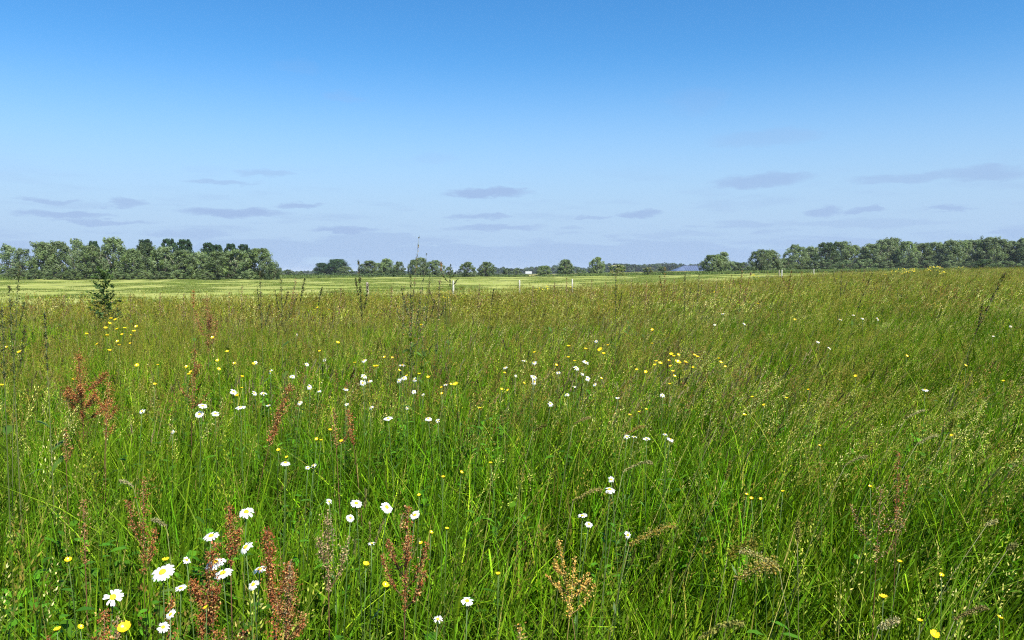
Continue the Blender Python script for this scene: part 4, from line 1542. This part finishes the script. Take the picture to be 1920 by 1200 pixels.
def dock(name, cat, label, u, v, h, length, thick, cols, arms=3, spread=0.5, lean=(0, 0), seeds=900, size=0.0042, group='docks and sorrels in seed', leaves=2, dist=None, stemc=(0.14, 0.07, 0.035), rad=0.0028):
    r = random.Random(int(u * 7 + v))
    if dist is None:
        x, y = spot(u, v, h)
    else:
        x, y, h = at_dist(u, v, dist)
    lx, ly = lean[0] * h, lean[1] * h
    o = thing(name, label, cat, (x - lx, y - ly, gz1(x, y) - .01), 0, group)
    f = lambda t: Vector((lx * t * t, ly * t * t, h * t))
    st = MB()
    st.tube([f(t) for t in (0, .25, .5, .75, 1.0)], [rad, rad * .9, rad * .75, rad * .5, rad * .25], stemc, 5)
    part('stem', st.mesh('stem', M_STEM, True), o)
    t0 = 1 - length / h
    mb = MB()
    plume(mb, [f(t0 + (1 - t0) * k / 5) for k in range(6)], thick, seeds, size, cols, r)
    part('seed_plume', mb.mesh('seed_plume', M_DOCK), o)
    for a in range(arms):
        ts = t0 + (1 - t0) * (0.02 + 0.5 * a / max(1, arms))
        p0 = f(ts)
        ang = a * 2.6 + r.uniform(-.5, .5)
        if abs(math.sin(ang)) > 0.8:
            ang += 0.8
        L = length * r.uniform(.42, .7) * (1 - 0.35 * a / max(1, arms))
        side = Vector((math.cos(ang), math.sin(ang), 0)) * spread
        pts = [p0 + (side * (k / 4) ** 0.7 + Vector((0, 0, (k / 4) ** 1.2))) .normalized() * L * k / 4 if k else p0 for k in range(5)]
        ab = MB()
        ab.tube(pts, [rad * .5, rad * .45, rad * .4, rad * .3, rad * .2], stemc, 4)
        plume(ab, pts[1:], thick * .62, int(seeds * .42), size, cols, r)
        part('side_plume', ab.mesh('side_plume', M_DOCK), o)
    for k in range(leaves):
        t = r.uniform(.2, .6) if h < 1.2 else r.uniform(.2, .95 / h)
        p = f(t)
        a = r.uniform(0, 6.28)
        d = Vector((math.cos(a), math.sin(a), .9)).normalized()
        s = d.cross(Vector((0, 0, 1))).normalized()
        L, W = r.uniform(.08, .14) , r.uniform(.010, .02)
        lb = MB()
        c = jit((0.08, 0.15, 0.025), .25, r)
        lb.add([p, p + d * L * .3 + s * W, p + d * L * .7 + s * W * .8 - Vector((0, 0, L * .1)), p + d * L - Vector((0, 0, L * .3)), p + d * L * .7 - s * W * .8 - Vector((0, 0, L * .1)), p + d * L * .3 - s * W],
               [(0, 1, 5), (1, 2, 4, 5), (2, 3, 4)], c)
        part('leaf', lb.mesh('leaf', M_HERB), o)
    return o


D = lambda *a, **k: dock('dock_plant', 'dock', *a, **k)
D('big branched red dock with several arms, tallest of its colour', 147, 660, 1.02, 0.42, 0.042, RUST, 6, 1.25, (-.02, 0), 2300, .0066, rad=.004)
D('short red dock spray leaning beside the big branched dock', 205, 715, .94, .20, .024, RUST, 2, .8, (.06, 0), 600, .006)
D('low dark red dock sprig below the big branched dock', 200, 770, .84, .12, .018, RUST, 1, .6, (.03, 0), 260, .0055)
D('narrow brown dock with stacked whorls down its stalk', 268, 893, .90, .28, .020, BROWN + RUST[:2], 2, .35, (.01, 0), 900, .0048)
D('upright rusty dock plume between two daisies', 430, 944, .93, .14, .015, RUST + BROWN[:1], 1, .3, (0, 0), 900, .0046)
D('leaning rusty dock plume with daisies against it', 402, 1012, .92, .20, .019, RUST + BROWN[:1], 2, .4, (.09, 0), 1500, .0046)
D('dense red dock plume right of the daisy cluster', 500, 985, .93, .17, .019, RUST, 1, .45, (-.03, 0), 1500, .0046)
D('bushy brown dock below the dense red plume', 548, 1062, .86, .16, .019, BROWN + RUST[:1], 2, .6, (.04, 0), 1100, .0044)
D('rusty dock plume low beside the bushy brown dock', 520, 1120, .82, .18, .018, RUST, 1, .5, (.03, 0), 700, .0042)
D('many-armed brown dock with a daisy on its shoulder', 764, 943, .93, .26, .016, BROWN + RUST[:2], 5, .55, (.02, 0), 900, .0048)
D('faded tan dock plume under a small white daisy', 614, 955, .90, .20, .020, TAN, 2, .4, (0, 0), 800, .0046)
D('slanting rusty dock among the mid daisies', 545, 717, .96, .30, .030, RUST + BROWN, 1, .3, (.22, 0), 1300, .0066)
D('small bent red dock beside a white daisy', 652, 762, .89, .16, .020, RUST, 0, .3, (-.08, 0), 500, .006)
D('thin brown dock looping left of the small bent red one', 626, 768, .88, .16, .020, BROWN, 1, .9, (-.03, 0), 380, .0055)
D('reddish tall dock tuft rising before the mown field', 388, 556, .55, .5, .05, BROWN + [(0.24, 0.10, 0.06)], 3, .4, (.0, 0), 1400, .008, dist=7.5)
D('narrow reddish sorrel spike before the tall dock tuft', 362, 543, .55, .16, .02, RUST, 0, .4, (.0, 0), 360, .007, dist=7.2)
D('red sorrel plume standing below the tall dock tuft', 365, 650, .98, .20, .030, RUST, 1, .5, (.02, 0), 500, .0068)
D('orange-red dock spray among small buttercups', 362, 698, .92, .20, .024, RUST + BROWN, 2, 1.1, (.03, 0), 420, .006)
D('rusty dock at the lower edge under a single daisy', 196, 1138, .82, .22, .018, RUST + BROWN[:1], 2, .4, (.03, 0), 1000, .0042)
D('small tan dock spike beside the rusty edge dock', 218, 1146, .80, .14, .012, TAN, 0, .4, (0, 0), 420, .0042)
D('short red dock stub in the bottom corner', 92, 1186, .80, .12, .014, RUST, 0, .4, (0, 0), 400, .0042)
D('rusty dock plume crossing the daisy cluster bottom', 322, 1108, .82, .16, .014, RUST, 0, .4, (.06, 0), 500, .0042)
D('dark red dock stub at the lower edge below the cluster', 455, 1172, .80, .12, .016, RUST, 1, .7, (0, 0), 420, .0042)
D('brown dock sprig under the two joined daisies', 398, 1100, .80, .14, .014, RUST + BROWN, 1, .5, (0, 0), 380, .0042)
D('thin brown dock spike in shade above the corner grass', 156, 930, .86, .20, .014, BROWN, 0, .3, (0, 0), 420, .0048)
D('dark brown dock sprig near the narrow brown dock', 122, 800, .84, .14, .018, BROWN, 1, .5, (0, 0), 300, .0055)
D('golden dry sprig with spreading jointed arms', 1046, 1000, .88, .15, .009, GOLD, 5, 1.3, (-.10, 0), 380, .0042, stemc=(.35, .24, .09), rad=.0016)
D('smaller golden sprig trailing below the golden dry one', 1078, 1038, .84, .14, .012, GOLD, 3, 1.0, (.05, 0), 380, .0042, stemc=(.35, .24, .09), rad=.0016)
D('curled pale sprig at the lower edge centre', 975, 1160, .80, .12, .012, GOLD + TAN, 3, 1.1, (0, 0), 380, .0042, stemc=(.35, .24, .09), rad=.0016)
D('thin russet sprig in the windblown grass', 1684, 840, .92, .22, .012, BROWN + RUST[:1], 1, .3, (.0, 0), 420, .005, rad=.0018)
D('loose russet sprig below the thin one', 1652, 905, .88, .22, .022, BROWN + TAN, 3, .7, (.02, 0), 420, .0048, rad=.0018)
D('olive seed spike by the edge bottom daisies', 545, 1045, .88, .16, .014, TAN, 0, .3, (.05, 0), 420, .0042)

# --- tall weeds that stand up against the field and the sky
W = lambda nm, cat, *a, **k: dock(nm, cat, *a, group='tall weeds above the meadow', stemc=(0.10, 0.12, 0.04), **k)
W('tall_sorrel', 'weed', 'tall sorrel spike crossing the skyline beside the leaning post', 672, 487, 1, .55, .014, DGREEN + TAN[3:], 2, .25, (-.03, 0), 900, .010, dist=8, leaves=6)
W('bead_grass', 'grass', 'bead-stalked grass reaching highest into the sky', 786, 440, 1, .62, .007, [(0.10, 0.09, 0.04), (0.26, 0.17, 0.07)], 0, .2, (.06, 0), 130, .012, dist=7, leaves=3, rad=.0032)
W('bead_grass', 'grass', 'shorter bead-stalked grass beside the highest one', 800, 473, 1, .36, .007, [(0.08, 0.08, 0.05)], 0, .2, (.07, 0), 80, .012, dist=7, leaves=2, rad=.0030)
W('thistle', 'weed', 'branching thistle top against pale willows', 845, 492, 1, .22, .010, DGREEN, 3, 1.0, (.02, 0), 110, .012, dist=7.5, leaves=5, rad=.003)
W('thistle', 'weed', 'slim bud stalk tipped brown before the branching thistle', 828, 488, 1, .09, .013, BROWN, 0, .2, (.05, 0), 90, .010, dist=7.5, leaves=3, rad=.0024)
W('tall_sorrel', 'weed', 'green stalk cluster member below the bead grass, straight', 770, 512, 1, .55, .016, DGREEN + TAN[3:], 2, .3, (.0, 0), 520, .009, dist=7.2, leaves=8)
W('tall_sorrel', 'weed', 'curving stalk just past the bead grass foot', 806, 515, 1, .45, .014, DGREEN + TAN[3:], 1, .4, (.05, 0), 400, .009, dist=7.4, leaves=6)
for (u, v, ds, ln, lb) in [(758, 530, 7.0, .02, 'first and shortest stalk of the leafy clump under the bead grass'), (778, 521, 7.3, .05, 'leafy stalk in the middle of the clump under the bead grass'),
                       (791, 528, 7.1, .08, 'leaning stalk at the far side of the clump under the bead grass'), (764, 545, 6.7, -.03, 'low backward-leaning stalk of the clump under the bead grass'),
                       (798, 548, 6.8, .04, 'low leafy stalk ending the clump under the bead grass')]:
    W('tall_sorrel', 'weed', lb, u, v, 1, .5, .016, TAN[2:] + BROWN[:1] + MID, 2, .5, (ln, 0), 230, .010, dist=ds, leaves=5, rad=.002)
W('dark_stalk', 'weed', 'thick dark jointed stalk by the picture edge', 17, 530, 1, .40, .012, DGREEN, 1, .25, (-.01, 0), 600, .0062, dist=3.3, leaves=3, rad=.003)
W('dark_stalk', 'weed', 'thin dark leaning stalk crossing the hazy willows', 36, 492, 1, .30, .008, DGREEN, 1, .3, (.05, 0), 300, .006, dist=3.5, leaves=1, rad=.002)
W('dark_stalk', 'weed', 'short dark spike hugging the picture edge', 3, 566, 1, .30, .013, DGREEN, 0, .2, (0, 0), 500, .006, dist=3.2, leaves=2, rad=.003)
W('dark_stalk', 'weed', 'lone dark dock spike over dark leaves', 83, 577, 1, .26, .008, DGREEN, 0, .2, (-.01, 0), 500, .0055, dist=3.4, leaves=10, rad=.0032)
W('tall_sorrel', 'weed', 'leafy stalk rising at the grove end', 487, 505, 1, .50, .014, DGREEN + TAN[3:], 2, .3, (-.01, 0), 420, .008, dist=6.5, leaves=6)
W('tall_sorrel', 'weed', 'leafy stalk past the grove end with loose arms', 527, 516, 1, .42, .014, DGREEN + TAN[3:], 3, .5, (.0, 0), 420, .008, dist=6.7, leaves=6)
W('foxtail_grass', 'grass', 'dark foxtail leaning over the field edge before the oak', 572, 518, 1, .13, .007, DGREEN, 0, .2, (.12, 0), 420, .005, dist=4.4, leaves=1, rad=.0011)
W('foxtail_grass', 'grass', 'dark foxtail leaning below the oak', 604, 535, 1, .10, .007, DGREEN, 0, .2, (.12, 0), 320, .005, dist=4.5, leaves=1, rad=.0011)
W('foxtail_grass', 'grass', 'dark foxtail standing past the branching thistle', 926, 537, 1, .10, .006, DGREEN, 0, .2, (.08, 0), 320, .005, dist=4.8, leaves=1, rad=.0011)
W('tall_sorrel', 'weed', 'yellowing stalk below the branching thistle', 825, 521, 1, .40, .016, DGREEN + TAN, 2, .5, (.03, 0), 420, .010, dist=8.0, leaves=6)
W('tall_sorrel', 'weed', 'stalk in front of the elder bush', 1155, 500, 1, .5, .014, DGREEN + TAN[3:], 1, .3, (0, 0), 400, .009, dist=8.5, leaves=6)
W('tall_sorrel', 'weed', 'stalk between the elder and the lone bright bush', 1185, 520, 1, .34, .012, TAN, 1, .3, (.04, 0), 260, .009, dist=9, leaves=3)
W('tall_sorrel', 'weed', 'brown stalk under the lone bright bush', 1212, 525, 1, .30, .014, TAN + BROWN, 1, .3, (.02, 0), 260, .009, dist=9, leaves=3)
W('tall_sorrel', 'weed', 'taller stalk before the thin young willow', 1247, 500, 1, .5, .013, TAN[3:] + BROWN[:1], 2, .3, (.01, 0), 400, .010, dist=10, leaves=6)
W('tall_sorrel', 'weed', 'stalk standing before the barn wall', 1284, 511, 1, .45, .016, DGREEN + TAN[3:], 1, .3, (.0, 0), 400, .010, dist=10, leaves=6)
W('tall_sorrel', 'weed', 'stalk below the willow hiding the barn', 1311, 513, 1, .36, .013, DGREEN + TAN, 1, .3, (.03, 0), 300, .010, dist=10, leaves=4)
W('tall_sorrel', 'weed', 'short stalk further past the barn willow', 1345, 520, 1, .30, .013, TAN, 1, .4, (.05, 0), 260, .010, dist=11, leaves=3)
W('tall_sorrel', 'weed', 'first stalk of the ragged tuft before the silver willow', 1392, 506, 1, .5, .018, BROWN + TAN, 2, .5, (.05, 0), 420, .011, dist=13, leaves=4)
W('tall_sorrel', 'weed', 'second stalk of the ragged tuft, leaning strongly', 1408, 509, 1, .5, .018, BROWN + TAN, 2, .5, (.12, 0), 420, .011, dist=13, leaves=4)
W('tall_sorrel', 'weed', 'brown stalk beside the dark fence post on the rise', 1484, 506, 1, .45, .018, BROWN + DGREEN, 2, .6, (.08, 0), 420, .012, dist=15, leaves=4)
W('tall_sorrel', 'weed', 'leafy stalk rising before the long wood start', 1580, 492, 1, .6, .016, DGREEN + TAN[3:], 2, .5, (.03, 0), 420, .012, dist=14, leaves=8)
W('dark_stalk', 'weed', 'dark leaning stalk in the windblown meadow by the green bush', 1888, 503, 1, .34, .009, DGREEN + BROWN[2:3], 1, .2, (.26, 0), 420, .007, dist=4.2, leaves=1, rad=.0022)
W('dark_stalk', 'weed', 'dark slanting stalk below the taller ragwort clump', 1638, 505, 1, .40, .010, DGREEN, 0, .3, (.22, 0), 300, .009, dist=8, leaves=1, rad=.002)
for (u, v, d_, ln, lb) in [(430, 546, 8, .02, 'before the last dark poplar'), (454, 532, 8.5, .03, 'under the broad grey willow'), (555, 520, 6.8, .10, 'leaning between the domed shrub and oak'),
                           (640, 536, 7.5, .05, 'below the pale willow by the oak'), (735, 536, 7.5, .04, 'below the dark olive shrub'), (900, 530, 8, .05, 'between the thistle and the slim white post'),
                           (1000, 533, 9, .03, 'past the slim white post'), (1040, 528, 9, .04, 'beside the post with the yellow tuft'), (1062, 520, 9, .0, 'touching the post with the yellow tuft'),
                           (1110, 524, 10, .04, 'before the round-headed willow'), (1136, 527, 10, .06, 'just before the elder bush'), (1265, 520, 11, .05, 'at the near end of the barn'),
                           (1330, 522, 12, .07, 'below the silver willow at the barn'), (1372, 514, 12.5, .08, 'under the low scrub gap'), (1440, 508, 14, .10, 'before the rounded silver willow'),
                           (1505, 508, 15, .10, 'between the last two pale posts'), (1545, 506, 16, .08, 'just past the last pale post'), (1622, 503, 15, .10, 'before the first ragwort clump'),
                           (300, 545, 9, .02, 'below the paired dark poplars'), (345, 550, 8, .03, 'beside the reddish dock tuft'), (245, 548, 9, .02, 'right beyond the bushy thistle'),
                           (120, 552, 9, .03, 'between the bushy thistle and dark stalks')]:
    W('seeding_grass', 'grass', 'seeding grass stalk standing above the meadow edge ' + lb, u, v, 1, .26, .012, TAN[1:] + BROWN[2:3], 1, .4, (ln, 0), 260, .0085, dist=d_, leaves=1, rad=.0014)


def bushy_thistle():
    u, v, dist = 193, 488, 13.5
    x, y, h = at_dist(u, v, dist)
    r = random.Random(5)
    o = thing('thistle', 'bushy thistle with dark leaves standing above the field before the grove', 'weed', (x, y, gz1(x, y)), 0, 'tall weeds above the meadow')
    st = MB()
    st.tube([(0, 0, 0), (.01, 0, h * .5), (-.005, 0, h * .8), (.02, 0, h)], [.006, .005, .003, .001], (0.05, 0.075, 0.025), 6)
    part('stem', st.mesh('stem', M_STEM, True), o)
    for k in range(26):
        z = h * (0.36 + 0.54 * k / 26)
        a = k * 2.4
        L = 0.34 * (1 - 0.6 * k / 26) * r.uniform(.8, 1.15)
        bm = MB()
        e = Vector((math.cos(a) * L * .8, math.sin(a) * L * .8, z + L * .55))
        p0 = Vector((0.005, 0, z))
        bm.tube([p0, p0.lerp(e, .5) + Vector((0, 0, -.01)), e], [.0022, .0018, .001], (0.05, 0.08, 0.025), 4)
        for j in range(34):
            c = p0.lerp(e, r.uniform(.1, 1.05)) + Vector((r.gauss(0, .015), r.gauss(0, .015), r.gauss(0, .02)))
            d = Vector((r.gauss(0, 1), r.gauss(0, 1), r.uniform(-.3, 1))).normalized()
            s = d.cross(Vector((r.gauss(0, 1), r.gauss(0, 1), 1))).normalized()
            l, w = r.uniform(.04, .085), r.uniform(.009, .018)
            bm.add([c, c + d * l * .4 + s * w, c + d * l, c + d * l * .4 - s * w], [(0, 1, 2, 3)], jit(r.choice([(0.07, 0.12, 0.035), (0.11, 0.17, 0.05), (0.05, 0.09, 0.03)]), .25, r))
        part('branch', bm.mesh('branch', M_HERB), o)
    tp = MB()
    for j in range(44):
        c = Vector((.012 + r.uniform(-.02, .02), r.uniform(-.02, .02), h * r.uniform(.84, 1.0)))
        d = Vector((r.gauss(0, 1), r.gauss(0, 1), r.uniform(0, 1))).normalized()
        s = d.cross(Vector((0.2, 0.1, 1))).normalized()
        l, w = r.uniform(.03, .06), r.uniform(.006, .012)
        tp.add([c, c + d * l * .4 + s * w, c + d * l, c + d * l * .4 - s * w], [(0, 1, 2, 3)], jit((0.15, 0.20, 0.08), .3, r))
    part('top_leaves', tp.mesh('top_leaves', M_HERB), o)


bushy_thistle()


# --- single foxtails and arching grass heads nearer the camera
def foxtail(u, v, h, L, thick, cols, lean, arch, label, dense=420, size=.0034, cat='grass'):
    r = random.Random(int(u * 3 + v))
    x, y = spot(u, v, h)
    o = thing('foxtail_grass', label, cat, (x - lean * h, y, gz1(x, y)), 0, 'single grass heads standing out of the meadow')
    f = lambda t: Vector((lean * h * t * t, 0, h * t))
    st = MB()
    st.tube([f(t) for t in (0, .3, .6, .85, 1)], [.0013, .0012, .001, .0008, .0008], (0.16, 0.17, 0.06), 4)
    part('stem', st.mesh('stem', M_STEM, True), o)
    b = f(1.0)
    sg = 1 if lean >= 0 else -1
    pts = [b + Vector((sg * L * (math.sin(arch * k / 5) if arch > .05 else (lean * k / 5)), r.uniform(-.003, .003), L * (k / 5 if arch <= .05 else math.sin(arch * k / 5 * 1.6) * 0.35))) for k in range(6)]
    mb = MB()
    mb.tube(pts, [.001] * 6, cols[0], 4)
    plume(mb, pts, thick, dense, size, cols, r, whorl=False)
    part('seed_head', mb.mesh('seed_head', M_SEED), o)


PALEH = [(0.46, 0.40, 0.24), (0.52, 0.47, 0.30), (0.38, 0.34, 0.18)]
foxtail(1075, 795, .86, .075, .007, TAN, .10, 1.2, 'arching tan foxtail above the row of white daisies')
foxtail(1170, 815, .86, .09, .008, BROWN + TAN, .12, 1.1, 'brown foxtail drooping over the row of white daisies')
foxtail(1168, 884, .88, .09, .005, PALEH, .10, 1.5, 'arching straw seed head with hanging spikelets', 160, .006)
foxtail(1075, 938, .84, .09, .007, TAN, .10, 1.1, 'tan foxtail lying flat over the grass beside a daisy')
foxtail(1180, 1022, .82, .14, .013, BROWN + TAN[:2], .12, .9, 'wide brown grass head reaching sideways')
foxtail(1000, 808, .85, .07, .008, DGREEN + TAN, .14, .9, 'dusky foxtail slanting among mid meadow blades')
foxtail(1360, 900, .86, .06, .006, DGREEN + TAN, .25, .0, 'dusky foxtail leaning past the green foxtails')
foxtail(1345, 800, .88, .06, .006, DGREEN, .25, .0, 'dark foxtail slanting in the open green')
foxtail(1780, 810, .88, .05, .006, DGREEN, .3, .0, 'dark foxtail beside a small buttercup')
foxtail(1548, 725, .90, .07, .007, DGREEN, .3, .0, 'dark foxtail pointing up in windblown grass')
foxtail(1335, 774, .88, .05, .006, DGREEN, .1, .0, 'dark upright foxtail in mid meadow')
foxtail(1648, 1178, .80, .05, .007, PALEH, .18, .8, 'fluffy pale foxtail near the lower edge', 600)
foxtail(1890, 1030, .84, .06, .006, PALEH, .35, .3, 'pale slanting foxtail by the picture edge', 500)
foxtail(1850, 985, .85, .05, .005, PALEH, .35, .5, 'whitish thin grass head above the pale slanting foxtail', 300)
foxtail(1790, 1162, .80, .07, .006, TAN, .2, 1.1, 'greenish foxtail arching above a buttercup by the edge')
foxtail(1460, 1062, .82, .10, .008, TAN + PALEH, -.1, 1.1, 'straw coloured grass head lying to one side')
foxtail(1495, 1015, .84, .05, .006, TAN, -.02, .0, 'small tan foxtail standing straight')
foxtail(1310, 1196, .78, .09, .007, [(0.40, 0.38, 0.12), (0.45, 0.42, 0.16)], .1, 1.3, 'yellow-green spikelet head cut by the lower edge', 200, .006)
foxtail(250, 912, .87, .05, .005, PALEH, -.1, .9, 'pale grass head beside the narrow brown dock', 260)
foxtail(312, 985, .84, .045, .006, PALEH, -.05, .9, 'pale foxtail between the corner grass and the dock plumes', 300)
foxtail(1365, 1040, .82, .08, .022, BROWN + DGREEN, .1, .9, 'tangled brown grass knot', 420, .005)
foxtail(1380, 1085, .81, .09, .020, BROWN + TAN, .1, 1.2, 'lower tangled brown grass with a hanging tip', 420, .005)
foxtail(1720, 832, .90, .08, .006, PALEH, .3, 1.0, 'pale green grass head bent flat by the wind')
foxtail(1700, 783, .90, .08, .005, PALEH, .3, 1.1, 'thin pale grass head bent flat higher up the slope')
foxtail(1585, 872, .88, .08, .005, PALEH, .25, 1.0, 'pale forked grass head before the russet sprig')


# --- yellow ragwort clumps on the meadow edge
def ragwort(u, v, dist, width, label, n=16, fs=0.05):
    x, y, h = at_dist(u, v, dist)
    h = max(h, .6)
    r = random.Random(int(u))
    o = thing('ragwort', label, 'weed', (x, y, gz1(x, y)), 0, 'yellow flowering weeds along the meadow edge')
    st, fl = MB(), MB()
    for k in range(n):
        ex, ey, ez = r.uniform(-1, 1) * width / 2, r.uniform(-1, 1) * width / 3, h * r.uniform(.84, 1.0)
        st.tube([(ex * .2, ey * .2, 0), (ex * .5, ey * .5, ez * .6), (ex, ey, ez)], [.006, .004, .002], (0.07, 0.11, 0.03), 4)
        for j in range(10):
            t = r.uniform(.4, .95)
            c = Vector((ex * (.2 + .8 * t), ey * (.2 + .8 * t), ez * t))
            d = Vector((r.gauss(0, 1), r.gauss(0, 1), .5)).normalized()
            s = d.cross(Vector((0, 0, 1))).normalized()
            st.add([c, c + d * fs * .6 + s * fs * .2, c + d * fs * 1.3, c + d * fs * .6 - s * fs * .2], [(0, 1, 2, 3)], jit((0.09, 0.14, 0.03), .3, r))
        for j in range(6):
            c = Vector((ex + r.gauss(0, fs * .7), ey + r.gauss(0, fs * .7), ez + r.uniform(-.3, .3) * fs))
            a, b = Vector((1, 0, r.uniform(-.4, .4))), Vector((0, 1, r.uniform(0, .9)))
            q = fs * r.uniform(.18, .34)
            fl.add([c + a * q * math.cos(t) + b * q * math.sin(t) for t in (0, 1.05, 2.1, 3.15, 4.2, 5.25)], [(0, 1, 2, 3, 4, 5)], jit(r.choice([(0.80, 0.60, 0.02), (0.45, 0.42, 0.03), (0.20, 0.24, 0.03)]), .2, r))
    part('stems', st.mesh('stems', M_HERB), o)
    part('flowers', fl.mesh('flowers', M_BUTTER), o, kind='stuff')


ragwort(1013, 536, 29, .55, 'yellow flower tuft in the field edge between two white posts', 10, .06)
ragwort(1072, 537, 33, .30, 'yellow flower tuft at the foot of the white post', 7, .07)
ragwort(836, 546, 14, .16, 'yellowish weed under the short white post', 6, .03)
ragwort(1421, 515, 44, .55, 'bright yellow tuft before the rounded silver willow', 9, .08)
ragwort(1700, 503, 40, 1.1, 'wide yellow ragwort clump on the rise, first of its kind', 20, .08)
ragwort(1678, 508, 38, .9, 'duller ragwort clump touching the wide yellow one', 10, .06)
ragwort(1752, 499, 40, .7, 'tall yellow ragwort clump on the rise', 16, .08)
ragwort(1768, 506, 37, .3, 'small bright ragwort beside the tall clump', 6, .08)
ragwort(1795, 496, 42, .5, 'thin ragwort with single yellow tip', 5, .06)
ragwort(1560, 520, 40, .5, 'faint yellow tuft before the last pale post', 6, .05)
